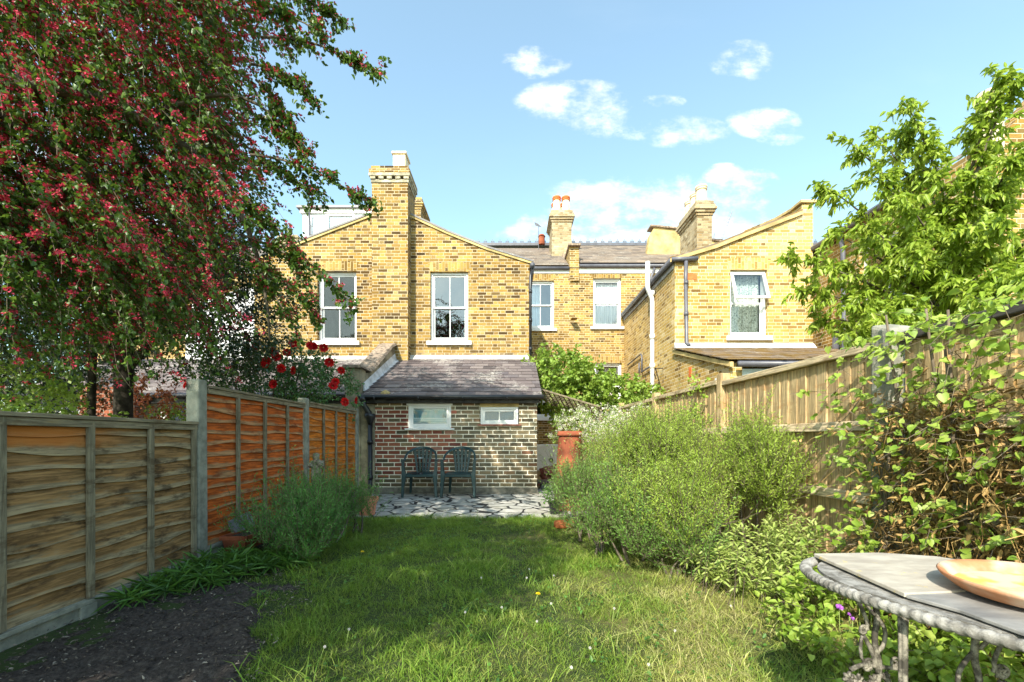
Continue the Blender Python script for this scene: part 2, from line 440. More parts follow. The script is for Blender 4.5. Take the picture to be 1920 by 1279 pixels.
def window(parent, x0, x1, z0, z1, Y, style='sash', bars=1, curtain=None, glass='glass', sill='white', label=None, tilt=0, fw=.055, rec=.07, meet=.5, room=True, covering=None):
    """sash or casement window in a wall facing the camera; frame is the part, the rest are sub-parts"""
    m = MB(); y0, y1 = Y + rec, Y + rec + .13
    m.box(x0, x0 + fw, y0, y1, z0, z1); m.box(x1 - fw, x1, y0, y1, z0, z1)
    m.box(x0 + fw, x1 - fw, y0, y1, z1 - fw, z1); m.box(x0 + fw, x1 - fw, y0, y1, z0, z0 + fw * .9)
    zm = z0 + (z1 - z0) * meet
    ix0, ix1, iz0, iz1 = x0 + fw, x1 - fw, z0 + fw * .9, z1 - fw
    s = .042
    def sash(mm, a0, a1, b0, b1, yy, nb, bot=s):
        mm.box(a0, a0 + s, yy, yy + .035, b0, b1); mm.box(a1 - s, a1, yy, yy + .035, b0, b1)
        mm.box(a0 + s, a1 - s, yy + .001, yy + .034, b1 - s, b1); mm.box(a0 + s, a1 - s, yy + .001, yy + .034, b0, b0 + bot)
        for k in range(nb):
            xc = a0 + (a1 - a0) * (k + 1) / (nb + 1)
            mm.box(xc - .011, xc + .011, yy + .003, yy + .03, b0 + bot, b1 - s)
    if style == 'sash':
        if not tilt: sash(m, ix0, ix1, zm - .02, iz1, y0 + .03, bars)
        sash(m, ix0, ix1, iz0, zm + .02, y0 + .07, bars, .07)
    elif style == 'fixed':
        sash(m, ix0, ix1, iz0, iz1, y0 + .02, bars)
    fr = m.build('window', M['white'], parent, bevel=.004)
    if label: fr['label'] = label
    gm = MB()
    def pane(a, b, y, c, d): gm.add([(a, y, c), (b, y, c), (b, y, d), (a, y, d)], [(0, 1, 2, 3)])
    if style == 'sash':
        if not tilt: pane(ix0 + s, ix1 - s, y0 + .047, zm + .02, iz1 - s)
        pane(ix0 + s, ix1 - s, y0 + .087, iz0 + .06, zm - .02)
    else:
        pane(ix0 + s * .5, ix1 - s * .5, y0 + .037, iz0 + s * .5, iz1 - s * .5)
    gm.build('glass', M[glass], fr)
    if tilt:
        s = .06; t = MB(); sash(t, ix0 - .02, ix1 + .02, 0 - (iz1 - zm) - .02, 0, -.02, 0, .055)
        t2 = MB(); t2.add([(ix0 + .02, 0, -(iz1 - zm) + .03), (ix1 - .02, 0, -(iz1 - zm) + .03), (ix1 - .02, 0, -.03), (ix0 + .02, 0, -.03)], [(0, 1, 2, 3)])
        for q, nm, mt in ((t, 'sash', 'white'), (t2, 'glass', glass)):
            c, sn = math.cos(tilt), math.sin(tilt)
            q.v = [(x, y0 + y * c + z * sn, iz1 + .01 + z * c - y * sn) for x, y, z in q.v]
            q.build(nm, M[mt if nm == 'sash' else 'glass_hi'], fr)
    if room:
        r = MB(); d = 1.2
        r.add([(x0, y1, z0), (x1, y1, z0), (x1, y1, z1), (x0, y1, z1), (x0, y1 + d, z0), (x1, y1 + d, z0), (x1, y1 + d, z1), (x0, y1 + d, z1)],
              [(4, 5, 6, 7), (0, 4, 7, 3), (1, 2, 6, 5), (0, 1, 5, 4), (3, 7, 6, 2)])
        r.build('interior', M[covering or 'dark'], fr, recalc=False)  # by default a dark colour stands in for the unlit room
    if curtain:
        cm = MB(); nx = 60
        cx0, cx1, cz0, cz1 = curtain[1] if len(curtain) > 1 else (ix0, ix1, iz0, iz1)
        pts = [(cx0 + (cx1 - cx0) * i / nx, y1 + .04 + .015 * math.sin(i * 1.1 + math.sin(i * .4) * 2)) for i in range(nx + 1)]
        cm.add([(px, py, cz0) for px, py in pts] + [(px, py, cz1) for px, py in pts], [(i, i + 1, nx + 2 + i, nx + 1 + i) for i in range(nx)])
        cm.build('curtain', M[curtain[0]], fr, smooth=True, recalc=False)
    if sill:
        m = MB(); m.box(x0 - .09, x1 + .09, Y - .07, y1 - .002, z0 - .10, z0 - .002)
        m.build('sill', M[sill], fr, bevel=.008)
    return fr

def arch(parent, x0, x1, z, Y, mat, h=.23, ear=.06, rise=.03):
    """soldier-course window head, 4 mm proud of the wall"""
    n = 10; lo = []; hi = []
    for i in range(n + 1):
        t = i / n; k = 1 - (2 * t - 1) ** 2
        lo.append((x0 + (x1 - x0) * t, z - .002 + rise * k * .6)); hi.append((x0 - ear + (x1 - x0 + 2 * ear) * t, z + h + rise * k * .8))
    m = MB(); m.plate(lo + hi[::-1], [], Y - .004, Y + .10)
    return m.build('window_arch', M[mat], parent)

def gutter(m, x0, x1, Y, Z, r=.055):
    m.tube([(x0, Y, Z), (x1, Y, Z)], r, 10)

def slates(m, x0, x1, e, t, rows, w=.26, th=.007, stagger=.5, jit=.004):
    """overlapping slates from eave e=(y,z) to top t=(y,z)"""
    ey, ez = e; ty, tz = t
    L = math.hypot(ty - ey, tz - ez); uy, uz = (ty - ey) / L, (tz - ez) / L; ny, nz = -uz, uy
    if nz < 0: ny, nz = -ny, -nz
    st = L / rows
    for r in range(rows):
        off = (r % 2) * w * stagger + rnd.uniform(-.02, .02)
        x = x0 - off
        while x < x1:
            ww = w * rnd.uniform(.93, 1.07)
            a, b = max(x + .0025, x0), min(x + ww - .0025, x1); x += ww
            if b - a < .02: continue
            s0 = r * st + rnd.uniform(-.006, .006); s1 = min((r + 1) * st + st * .35, L)
            l0 = th * 1.9 + rnd.uniform(0, jit); l1 = th * .4
            q = []
            for lift in (0, th):
                for (xx, ss, ll) in ((a, s0, l0), (b, s0, l0 + rnd.uniform(-.002, .002)), (b, s1, l1), (a, s1, l1)):
                    k = ll + lift
                    q.append((xx, ey + uy * ss + ny * k, ez + uz * ss + nz * k))
            m.hexa(q)

# ---- left house: the gabled rear wing with its chimney breast
YA = 10.5
hA = thing('brick_house', 'yellow brick house wing with a low gable, tall central chimney and two white sash windows', 'house', (-2.95, YA, 0), 'yellow brick terraced houses')
wl = (-4.79, -3.83, 3.44, 5.17); wr = (-2.01, -1.08, 3.44, 5.15)
gab = [(-6.34, 0), (.43, 0), (.43, 5.41), (-.6, 5.72), (-1.6, 6.12), (-2.95, 6.74), (-4.3, 6.22), (-5.4, 5.80), (-6.34, 5.45)]
m = MB(); m.plate(gab, [rect(*wl), rect(*wr)], YA, YA + .26)
m.box(.17, .43, YA + .26, 13.98, 0, 5.40); m.box(-6.34, -6.08, YA + .26, 13.98, 0, 5.4)
wA = m.build('wall', M['brickA'], hA)
window(hA, *wl, YA, label='sash window with grey blinds down', covering='blind', rec=.1)
window(hA, *wr, YA, glass='glass_hi', label='sash window reflecting trees and sky')
arch(hA, wl[0], wl[1], wl[3], YA, 'brickSA', .22); arch(hA, wr[0], wr[1], wr[3], YA, 'brickSA', .22)
m = MB()
sl = [(-6.46, 5.40), (-5.4, 5.80), (-4.3, 6.22), (-2.95, 6.74), (-1.6, 6.12), (-.6, 5.72), (.53, 5.37)]
for (xa, za), (xb, zb) in zip(sl[:-1], sl[1:]):
    m.hexa([(xa, YA - .05, za + .005), (xb, YA - .05, zb + .005), (xb, 14, zb + .005), (xa, 14, za + .005),
            (xa, YA - .05, za + .05), (xb, YA - .05, zb + .05), (xb, 14, zb + .05), (xa, 14, za + .05)])
m.build('roof', M['slate_grey'], hA)
m = MB()
for (xa, za), (xb, zb) in zip(sl[:-1], sl[1:]):
    m.hexa([(xa, YA - .035, za - .05), (xb, YA - .035, zb - .05), (xb, YA - .003, zb - .05), (xa, YA - .003, za - .05),
            (xa, YA - .035, za + .003), (xb, YA - .035, zb + .003), (xb, YA - .003, zb + .003), (xa, YA - .003, za + .003)])
m.build('verge', M['buff'], hA)
cx0, cx1, cy0, cy1 = -3.35, -2.49, 10.2, 10.92
m = MB()
m.box(cx0, cx1, cy0, YA - .002, 2.9, 6.0); m.box(cx0, cx1, cy0, cy1, 6.0, 7.16)
ch = m.build('chimney', M['brickA'], hA)
m = MB()
m.box(cx0 - .02, cx1 + .02, cy0 - .02, cy1 + .02, 7.16, 7.235)
for k in range(5):
    xx = cx0 - .03 + k * (cx1 - cx0 - .06) / 4
    m.box(xx, xx + .12, cy0 - .045, cy1 + .045, 7.235, 7.30)
for k in range(4):
    yy_ = cy0 + .08 + k * .16
    m.box(cx0 - .043, cx1 + .043, yy_, yy_ + .08, 7.236, 7.299)
m.box(cx0 - .06, cx1 + .06, cy0 - .06, cy1 + .06, 7.30, 7.375)
m.build('corbel_band', plain('pale_weathered_brick', (.38, .34, .24), .9, .2, .5, 9, .8), ch, bevel=.006)
m = MB()
m.box(cx0 - .06, cx1 + .06, cy0 - .06, cy1 + .06, 7.376, 7.47); m.box(cx0 - .02, cx1 + .02, cy0 - .02, cy1 + .02, 7.47, 7.56)
m.build('cap', M['brickA'], ch, bevel=.012)
m = MB(); m.box(-2.87, -2.57, 10.28, 10.66, 7.56, 7.90); m.box(-2.90, -2.54, 10.25, 10.69, 7.90, 7.96)
m.build('chimney_pot', M['potpale'], ch, bevel=.012)
# gutter return and black downpipe on the right corner
m = MB(); m.tube([(.50, YA - .08, 5.30), (.50, 13.9, 5.30)], .06, 10); m.build('gutter', M['greypipe'], hA, smooth=True)
m = MB(); m.tube([(.50, YA + .02, 5.25), (.45, YA - .06, 5.02), (.45, YA - .06, 2.7)], .036, 10)
for z in (4.6, 3.9, 3.2): m.tube([(.45, YA - .06, z), (.45, YA - .06, z + .08)], .046, 10)
m.build('downpipe', M['black'], hA, smooth=True)
# lead flashing along the foot of the wall above the lean-to roofs
m = MB(); m.hexa([(-2.70, YA - .12, 2.94), (.47, YA - .12, 2.94), (.47, YA - .003, 2.98), (-2.70, YA - .003, 2.98), (-2.70, YA - .13, 2.955), (.47, YA - .13, 2.955), (.47, YA - .02, 3.10), (-2.70, YA - .02, 3.10)])
m.hexa([(-6.4, YA - .12, 2.94), (-3.08, YA - .12, 2.94), (-3.08, YA - .003, 2.98), (-6.4, YA - .003, 2.98), (-6.4, YA - .13, 2.955), (-3.08, YA - .13, 2.955), (-3.08, YA - .02, 3.08), (-6.4, YA - .02, 3.08)])
m.build('flashing', M['mortar_fillet'], hA)

# ---- the long terrace behind (main roofs, stacks, dormer)
YT = 14.0
hT = thing('terraced_house', 'yellow brick terrace wall set back between the two wings, brown slate roof above', 'house', (2.5, YT, 0), 'yellow brick terraced houses')
w1 = (.50, 1.38, 4.66, 6.22); w2 = (2.66, 3.58, 4.72, 6.30); w3 = (2.68, 3.60, 2.0, 3.52); w4 = (.60, 1.42, 1.73, 2.78)
m = MB(); m.plate(rect(-14, 14, 0, 6.72), [rect(*w) for w in (w1, w2, w3, w4)], YT, YT + .26)
m.box(-14, 14, 18.5, 18.7, 0, 6.7)
m.build('wall', M['brickT'], hT)
window(hT, *w1, YT, bars=1, curtain=('net', (.55, .95, 4.75, 6.2)), glass='glass_hi', label='narrow sash window half hidden behind the gabled wing')
window(hT, *w2, YT, bars=0, curtain=('net',), label='sash window with white net curtains')
window(hT, *w3, YT, bars=0, curtain=('drape',), sill=None, label='ground-floor window with beige curtains')
window(hT, *w4, YT, bars=1, curtain=('net', (1.15, 1.40, 1.8, 2.7)), glass='glass_hi', label='small ground-floor window under the trellis')
for w in (w1, w2, w3): arch(hT, w[0], w[1], w[3], YT, 'brickSA', .2)
m = MB(); m.box(-14, 14, YT - .03, YT - .003, 6.46, 6.66)
m.build('fascia', M['white'], hT)
m = MB(); gutter(m, -2, 1.86, YT - .09, 6.60); gutter(m, 2.2, 14, YT - .09, 6.68)
m.tube([(3.32 * 1.4, YT - .09, 6.6), (3.32 * 1.4 - .1, YT - .05, 6.3), (3.32 * 1.4 - .1, YT - .05, 4)], .045, 8)
m.build('gutter', M['greypipe'], hT, smooth=True)
# roofs each side of the party wall
m = MB(); slates(m, -6.4, 1.86, (YT - .12, 6.66), (17.4, 8.75), 15, .3, .012); m.build('roof', M['slate_main'], hT)
m = MB(); slates(m, 2.22, 14, (YT - .12, 6.74), (17.4, 8.9), 15, .3, .012); rf = m.build('roof', M['slate_main'], hT)
m = MB(); m.plate([(YT - .1, 6.62), (17.45, 8.84), (20.8, 6.7)], [], -14, 14, 'x'); m.build('roof', M['slate_main'], hT)
m = MB(); m.box(-6, 14, 17.3, 17.6, 8.88, 8.99)
x = -5.9
while x < 13.8:
    m.box(x, x + .02, 17.44, 17.46, 8.985, 9.20); m.box(x - .07, x + .09, 17.443, 17.457, 9.08, 9.10)
    m.box(x - .05, x - .03, 17.443, 17.457, 9.02, 9.15); m.box(x + .05, x + .07, 17.443, 17.457, 9.02, 9.15); x += .30
m.build('ridge_crest', M['greypipe'], rf)
# party wall parapet
m = MB(); m.plate([(13.93, 6.2), (13.93, 6.95), (14.0, 7.35), (14.35, 7.35), (15.1, 7.35), (17.4, 9.12), (17.4, 8.6), (14, 6.5)], [], 1.88, 2.19, 'x')
m.plate([(13.6, 4.9), (13.93, 4.9), (13.93, 4.91)], [], 1.9, 2.1, 'x')
pw = m.build('party_wall', M['brickT'], hT)
m = MB(); m.bar((2.035, 13.86, 7.36), (2.035, 15.1, 7.36), .40, .06); m.bar((2.035, 15.1, 7.37), (2.035, 17.3, 9.05), .38, .05)
m.build('coping', M['coping'], pw)
def stack(name_parent, x0, x1, y0, y1, z0, z1, pots, mat='brickC', potcol='potpale', banded=True, pr=.11, ph=.5):
    m = MB(); m.box(x0, x1, y0, y1, z0, z1 - .42)
    st = m.build('chimney', M[mat], name_parent)
    m = MB()
    for k, (a, b, e) in enumerate(((.42, .35, .03), (.345, .27, .07), (.265, .19, .11), (.185, .10, .075), (.095, 0, .04))):
        m.box(x0 - e, x1 + e, y0 - e, y1 + e, z1 - a, z1 - b)
    m.build('corbel_band', M[mat], st, bevel=.008)
    m = MB(); m.box(x0 + .02, x1 - .02, y0 + .02, y1 - .02, z1, z1 + .05); m.build('cap', M['coping'], st, bevel=.02)
    for (px, py) in pots:
        m = MB(); m.lathe([(pr * 1.05, z1 + .03), (pr * 1.1, z1 + .1), (pr * .92, z1 + ph * .75), (pr * .95, z1 + ph * .76)], (px, py, 0), 16)
        p = m.build('chimney_pot', M[potcol], st, smooth=False)
        m = MB(); m.lathe([(pr * .95, z1 + ph * .76), (pr * 1.15, z1 + ph * .8), (pr * 1.0, z1 + ph * .86), (pr * 1.18, z1 + ph * .92), (pr * 1.1, z1 + ph), (pr * .8, z1 + ph)], (px, py, 0), 16)
        m.build('rim', M['red'] if banded else M['potpale'], p)
    return st
stack(hT, 1.46, 2.18, 15.6, 16.7, 7.2, 9.38, [(1.66, 15.85), (2.0, 15.85), (1.66, 16.3), (2.0, 16.3)], pr=.14, ph=.62)
stack(hT, -4.5, -3.35, 15.7, 16.8, 7.0, 9.9, [], mat='brickA')
stack(hT, -8.9, -8.2, 16.3, 17.2, 7.0, 8.8, [], mat='brickC')
m = MB(); m.lathe([(.13, 8.9), (.13, 9.2), (.16, 9.22), (.1, 9.3)], (1.2, 17.3, 0), 14); m.build('chimney_pot', M['terracotta'], hT)
m = MB(); m.lathe([(.13, 8.9), (.13, 9.25), (.2, 9.27), (.15, 9.38)], (6.4, 17.3, 0), 14); m.build('chimney_pot', M['coping'], hT)
# pale valley wall beside the right-hand wing, with a ridge tile cap
m = MB(); m.plate([(4.75, 7.0), (4.95, 8.35), (5.1, 8.62), (6.1, 8.5), (6.2, 8.2), (7.4, 8.1), (7.4, 7.0)], [], 15.3, 15.6)
vw = m.build('valley_wall', M['buff'], hT)
m = MB(); m.bar((4.95, 15.45, 8.66), (6.15, 15.45, 8.55), .45, .06); m.bar((6.15, 15.45, 8.3), (7.5, 15.45, 8.12), .45, .06); m.build('coping', M['coping'], vw)
# white clad roof dormer
dm = MB(); dm.box(-7.65, -4.9, 15.6, 17.6, 6.9, 9.25)
dr = dm.build('dormer', plain('white_cladding', (.80, .82, .86), .6, .3, .05, 3), hT)
m = MB(); m.box(-7.82, -4.8, 15.45, 17.7, 9.42, 9.50); m.build('roof', M['greypipe'], dr)
m = MB(); m.box(-7.72, -4.88, 15.53, 17.62, 9.26, 9.42)
for k in range(8): m.box(-7.66, -4.89, 15.592, 15.5995, 7.0 + k * .3, 7.012 + k * .3)
m.build('fascia', M['white'], dr)
m = MB(); m.box(-6.75, -6.68, 15.54, 15.58, 8.3, 9.22); m.box(-5.80, -5.73, 15.54, 15.58, 8.3, 9.22); m.box(-6.68, -5.80, 15.541, 15.579, 9.15, 9.22); m.box(-6.68, -5.8, 15.541, 15.579, 8.3, 8.36)
f = m.build('window', M['white'], dr)
m = MB(); m.tube([(-7.35, 15.42, 9.3), (-7.35, 15.5, 8.9), (-7.35, 15.5, 7.5)], .04, 8); m.build('downpipe', M['greypipe'], dr)
m = MB(); m.box(-6.68, -5.80, 15.585, 15.59, 8.36, 9.15); m.build('glass', M['glass_hi'], f)
# louvred side vent and white cupboard doors at the foot of the terrace wall
cb = thing('cupboard', 'white two-door cupboard against the terrace wall beyond the brick outhouse', 'cupboard', (1.3, 13.6, 0))
m = MB(); m.box(.7, 1.75, 13.5, 13.9, .0, .86); m.build('carcass', M['white'], cb, bevel=.01)
for a in (.72, 1.24):
    m = MB(); m.box(a, a + .49, 13.47, 13.496, .05, .83); d = m.build('door', M['white'], cb, bevel=.006)
m = MB(); m.lathe([(.05, 0), (.07, .02), (.05, .04)], (0, 0, 0), 12); m.v = [(x + 1.235, 13.44 + z, y + .36) for x, y, z in m.v]
m.build('handle', M['black'], cb)

# ---- tv aerials
def aerial(x, y, z0, z1, xm, lab):
    t = thing('tv_aerial', lab, 'aerial', (x, y, z0))
    m = MB(); m.tube([(x, y, z0), (x, y, z1)], .012, 6); m.build('mast', M['greypipe'], t)
    m = MB(); m.bar((x, y, z1), (x + xm, y, z1 + .9 * abs(xm) * 1.6), .012, .012)
    for k in range(9):
        q = k / 8; c = Vector((x + xm * q, y, z1 + .9 * abs(xm) * 1.6 * q)); m.bar(c - Vector((.12 - .05 * q, 0, -.03)), c + Vector((.12 - .05 * q, 0, -.03)), .008, .008)
    m.build('antenna', M['greypipe'], t)
aerial(1.02, 16.4, 8.3, 9.2, -.09, 'thin television aerial on the roof left of the two-pot chimney stack')
t = thing('tv_aerial', 'thin television aerial on an arm right of the three-pot chimney stack', 'aerial', (5.9, 12.6, 7))
m = MB(); m.tube([(5.85, 12.6, 6.93), (6.23, 12.6, 6.93), (6.22, 12.6, 6.9)], .012, 6); m.tube([(5.95, 12.6, 6.93), (5.98, 12.6, 7.1)], .012, 6); m.build('arm', M['greypipe'], t)
m = MB(); m.tube([(6.2, 12.6, 6.92), (6.5, 12.6, 7.75)], .012, 6)
for k in range(9): m.bar((6.2 + .033 * k - .04, 12.6, 6.98 + .09 * k + .015), (6.2 + .033 * k + .04, 12.6, 6.98 + .09 * k - .015), .006, .006)
m.build('antenna', M['greypipe'], t)

# ---- right house: mono-pitch wing with lean-to
YB = 9.64; XB = 3.68
hB = thing('brick_house', 'pale yellow brick house wing with a single-slope roof and white soil pipe', 'house', (5.2, YB, 0), 'yellow brick terraced houses')
wb = (4.93, 5.77, 3.36, 4.86)
pl = [(XB, 0), (6.8, 0), (6.8, 6.36), (6.56, 6.34), (6.52, 6.12), (5.9, 5.89), (5.3, 5.66), (4.6, 5.38), (XB, 5.10)]
m = MB(); m.plate(pl, [rect(*wb)], YB, YB + .26)
sw = [(YB + .26, 0), (14, 0), (14, 5.08), (YB + .26, 5.08)]
m.plate(sw, [[(11.7, 1.0), (12.5, 1.0), (12.5, 2.1), (11.7, 2.1)]], XB, XB + .25, 'x')
m.plate([(YB + .26, 0), (14, 0), (14, 6.9), (12, 6.9), (YB + .26, 6.36)], [], 6.55, 6.8, 'x')
m.build('wall', M['brickB'], hB)
fr = window(hB, *wb, YB, bars=0, curtain=('lace',), tilt=R(19), label='window with lace curtains and its top sash swung open', fw=.05, meet=.52)
arch(hB, wb[0] - .02, wb[1] + .02, wb[3], YB, 'brickSB', .25)
m = MB()
sl = [(XB - .12, 5.06), (4.6, 5.38), (5.3, 5.66), (5.9, 5.89), (6.54, 6.14)]
for (xa, za), (xb, zb) in zip(sl[:-1], sl[1:]):
    m.hexa([(xa, YB - .05, za + .03), (xb, YB - .05, zb + .03), (xb, 14, zb + .03), (xa, 14, za + .03), (xa, YB - .05, za + .07), (xb, YB - .05, zb + .07), (xb, 14, zb + .07), (xa, 14, za + .07)])
m.build('roof', M['slate_brown'], hB)
m = MB()
for (xa, za), (xb, zb) in zip(sl[:-1], sl[1:]):
    m.hexa([(xa, YB - .06, za - .05), (xb, YB - .06, zb - .05), (xb, YB - .003, zb - .05), (xa, YB - .003, za - .05), (xa, YB - .06, za + .027), (xb, YB - .06, zb + .027), (xb, YB - .003, zb + .027), (xa, YB - .003, za + .027)])
m.build('verge', M['buff'], hB)
m = MB(); m.box(6.50, 6.86, YB - .05, YB + .3, 6.362, 6.42); m.bar((6.68, YB + .3, 6.39), (6.68, 13.5, 6.93), .34, .06); m.build('coping', M['buff'], hB)
m = MB(); m.box(XB - .03, XB - .003, YB + .05, 13.95, 4.9, 5.06); m.build('fascia', plain('grey_fascia', (.33, .32, .31), .7), hB)
m = MB(); m.tube([(XB - .09, YB - .04, 5.06), (XB - .09, 13.9, 5.06)], .06, 10); m.tube([(XB - .1, YB - .08, 5.06), (XB + .48, YB - .08, 5.08)], .05, 10)
m.build('gutter', M['greypipe'], hB, smooth=True)
m = MB(); m.tube([(XB + .22, YB - .08, 5.02), (XB + .22, YB - .06, 4.6), (XB + .24, YB - .06, 3.2), (XB + .27, YB - .12, 3.12)], .042, 10)
for z in (4.5, 3.8): m.tube([(XB + .23, YB - .06, z), (XB + .23, YB - .06, z + .09)], .052, 10)
m.build('downpipe', M['greypipe'], hB, smooth=True)
m = MB(); yp = 10.98
m.tube([(XB - .22, yp - .1, 5.55), (XB - .22, yp - .1, 4.9), (XB - .19, yp - .08, 4.82), (XB - .08, yp, 4.66), (XB - .07, yp, 4.55), (XB - .07, yp, .2)], .058, 12)
for z in (3.6, 2.85, 4.72): m.tube([(XB - .07, yp, z), (XB - .07, yp, z + .12)], .07, 12)
m.build('soil_pipe', M['white'], hB, smooth=True)
m = MB(); m.tube([(XB - .05, 13.4, 3.35), (XB - .06, 12.0, 3.42), (XB - .06, 11.9, 3.36), (XB - .06, 11.9, 2.95), (XB - .06, 11.95, 2.9), (XB - .06, 11.05, 2.94)], .022, 8)
m.tube([(XB - .06, 12.15, 3.2), (XB - .06, 12.15, 2.9)], .02, 8)
m.build('waste_pipe', M['greypipe'], hB, smooth=True)
m = MB(); m.bar((XB - .015, 10.35, 2.75), (XB - .2, 10.35, 2.75), .02, .02); m.bar((XB - .2, 10.35, 2.75), (XB - .03, 10.4, 2.2), .015, .015); m.bar((XB - .03, 10.8, 2.55), (XB - .15, 10.6, 2.65), .02, .02); m.build('bracket', M['black'], hB)
m = MB(); m.box(XB + .28, XB + .50, YB - .006, YB + .05, 4.64, 4.78); m.build('airbrick', M['red'], hB)
# side window head and dark opening
m = MB(); m.box(XB - .004, XB + .05, 11.6, 12.6, 2.101, 2.34); m.build('window_arch', M['brickSB'], hB)
m = MB(); m.box(XB + .1, XB + .14, 11.7, 12.5, 1.0, 2.1); fw_ = m.build('window', M['white'], hB)
m = MB(); m.box(XB + .085, XB + .098, 11.76, 12.44, 1.05, 2.03); m.build('glass', M['glass_hi'], fw_)
stack(hB, 5.42, 5.86, 12.5, 13.75, 5.4, 8.0, [(5.64, 12.72), (5.64, 13.12), (5.64, 13.52)], banded=False, pr=.15, ph=.55)
# lean-to of the right house
m = MB(); ye = 7.2
m.plate([(ye, 0), (YB - .003, 0), (YB - .003, 2.98), (ye, 2.32)], [], XB, XB + .2, 'x')
m.box(XB + .2, 6.8, ye, ye + .22, 0, 1.95)
lt = m.build('wall', M['brickB'], hB); lt['label'] = 'brick wall of the low lean-to'
m = MB(); slates(m, XB - .1, 6.9, (ye - .12, 2.34), (YB - .06, 3.07), 9, .28, .01); m.build('roof', M['slate_brown'], hB)
m = MB(); m.hexa([(XB - .06, ye - .12, 2.24), (XB - .003, ye - .12, 2.24), (XB - .003, YB, 2.97), (XB - .06, YB, 2.97), (XB - .06, ye - .12, 2.32), (XB - .003, ye - .12, 2.32), (XB - .003, YB, 3.05), (XB - .06, YB, 3.05)])
m.build('verge', M['buff'], hB)
m = MB(); m.hexa([(XB - .02, YB - .13, 3.06), (6.8, YB - .13, 3.06), (6.8, YB - .003, 3.08), (XB - .02, YB - .003, 3.08), (XB - .02, YB - .13, 3.075), (6.8, YB - .13, 3.075), (6.8, YB - .02, 3.20), (XB - .02, YB - .02, 3.20)])
m.build('flashing', M['lead'], hB)
m = MB(); gutter(m, XB + .05, 6.9, ye - .16, 2.28, .05); m.tube([(4.42, ye - .16, 2.26), (4.42, ye - .06, 2.1), (4.42, ye - .05, .2)], .045, 10); m.build('gutter', M['greypipe'], hB, smooth=True)
m = MB(); m.box(XB + .2, 6.85, ye - .02, ye + .05, 1.952, 2.22); m.build('fascia', plain('pale_blue_fascia', (.55, .62, .64), .5), hB)
for (yy0, z0_) in ((8.75, 2.32), ):
    m = MB(); m.box(XB - .007, XB + .02, yy0, yy0 + .12, z0_, z0_ + .2); m.build('airbrick', M['red'], hB)
m = MB(); m.box(XB - .007, XB + .02, 7.62, 7.72, 1.96, 2.14); m.build('vent', M['white'], hB)
m = MB(); m.box(XB - .006, XB + .05, 8.15, 8.95, 1.88, 2.1); m.build('window_arch', M['brickSB'], hB)

# ---- far right house, mostly behind the cherry tree
hC = thing('brick_house', 'brick house at far right, half hidden behind the cherry tree', 'house', (9, 8, 0), 'yellow brick terraced houses')
m = MB()
m.plate([(6.4, 0), (14, 0), (14, 5.4), (6.4, 5.4)], [[(7.2, 2.2), (8.6, 2.2), (8.6, 4.9), (7.2, 4.9)], [(10.5, 1.2), (11.6, 1.2), (11.6, 2.4), (10.5, 2.4)]], 7.0, 7.25, 'x')
m.plate([(7.25, 0), (13.5, 0), (13.5, 4.2), (8.3, 6.05), (8.0, 6.35), (7.65, 5.95), (7.25, 5.4)], [], 6.4, 6.65)
m.box(6.85, 7.6, 9.2, 9.5, 0, 3.0)
m.build('wall', M['brickT'], hC)
m = MB(); m.hexa([(6.86, 6.9, 5.36), (7.3, 6.9, 5.62), (7.3, 14, 5.62), (6.86, 14, 5.36), (6.86, 6.9, 5.42), (7.3, 6.9, 5.68), (7.3, 14, 5.68), (6.86, 14, 5.42)])
m.hexa([(7.3, 6.9, 5.62), (10.5, 6.9, 7.6), (10.5, 14, 7.6), (7.3, 14, 5.62), (7.3, 6.9, 5.68), (10.5, 6.9, 7.66), (10.5, 14, 7.66), (7.3, 14, 5.68)])
m.build('roof', M['slate_grey'], hC)
m = MB(); m.bar((7.95, 6.36, 6.40), (8.33, 6.36, 6.06), .12, .05); m.bar((8.33, 6.36, 6.06), (13.5, 6.36, 4.2), .12, .05); m.build('verge', M['buff'], hC)
m = MB(); m.tube([(6.80, 6.8, 5.34), (6.80, 14, 5.34)], .06, 8); m.tube([(6.84, 8.9, 5.3), (6.9, 8.9, 5.0), (6.94, 8.9, 2)], .045, 8); m.build('gutter', M['greypipe'], hC)
m = MB(); m.box(7.1, 7.14, 7.2, 8.6, 2.2, 4.9); w = m.build('window', M['white'], hC)
m = MB(); m.box(7.08, 7.095, 7.3, 8.5, 2.3, 4.8); m.build('glass', M['glass_hi'], w)
m = MB(); m.box(8.0, 8.9, 6.2, 6.38, 4.35, 5.0); w = m.build('bay_fascia', M['white'], hC)
m = MB(); m.lathe([(.16, 5.3), (.17, 5.5), (.14, 6.25), (.17, 6.27), (.17, 6.33), (.13, 6.35)], (7.32, 6.55, 0), 20); m.build('chimney_pot', M['potpale'], hC)
m = MB(); m.plate([(6.86, 2.9), (8.6, 2.9), (8.6, 3.28), (6.86, 3.28)], [], 9.1, 9.14)
m.build('fascia', M['greypipe'], hC)
m = MB(); gutter(m, 6.86, 7.8, 9.05, 3.3, .05); m.tube([(7.6, 9.05, 3.28), (7.6, 9.1, 2.6)], .05, 8); m.build('gutter', M['black'], hC)
m = MB(); m.plate(rect(6.82, 7.6, 2.6, 2.9), [], 9.15, 9.19); m.build('window_arch', M['brickSA'], hC)

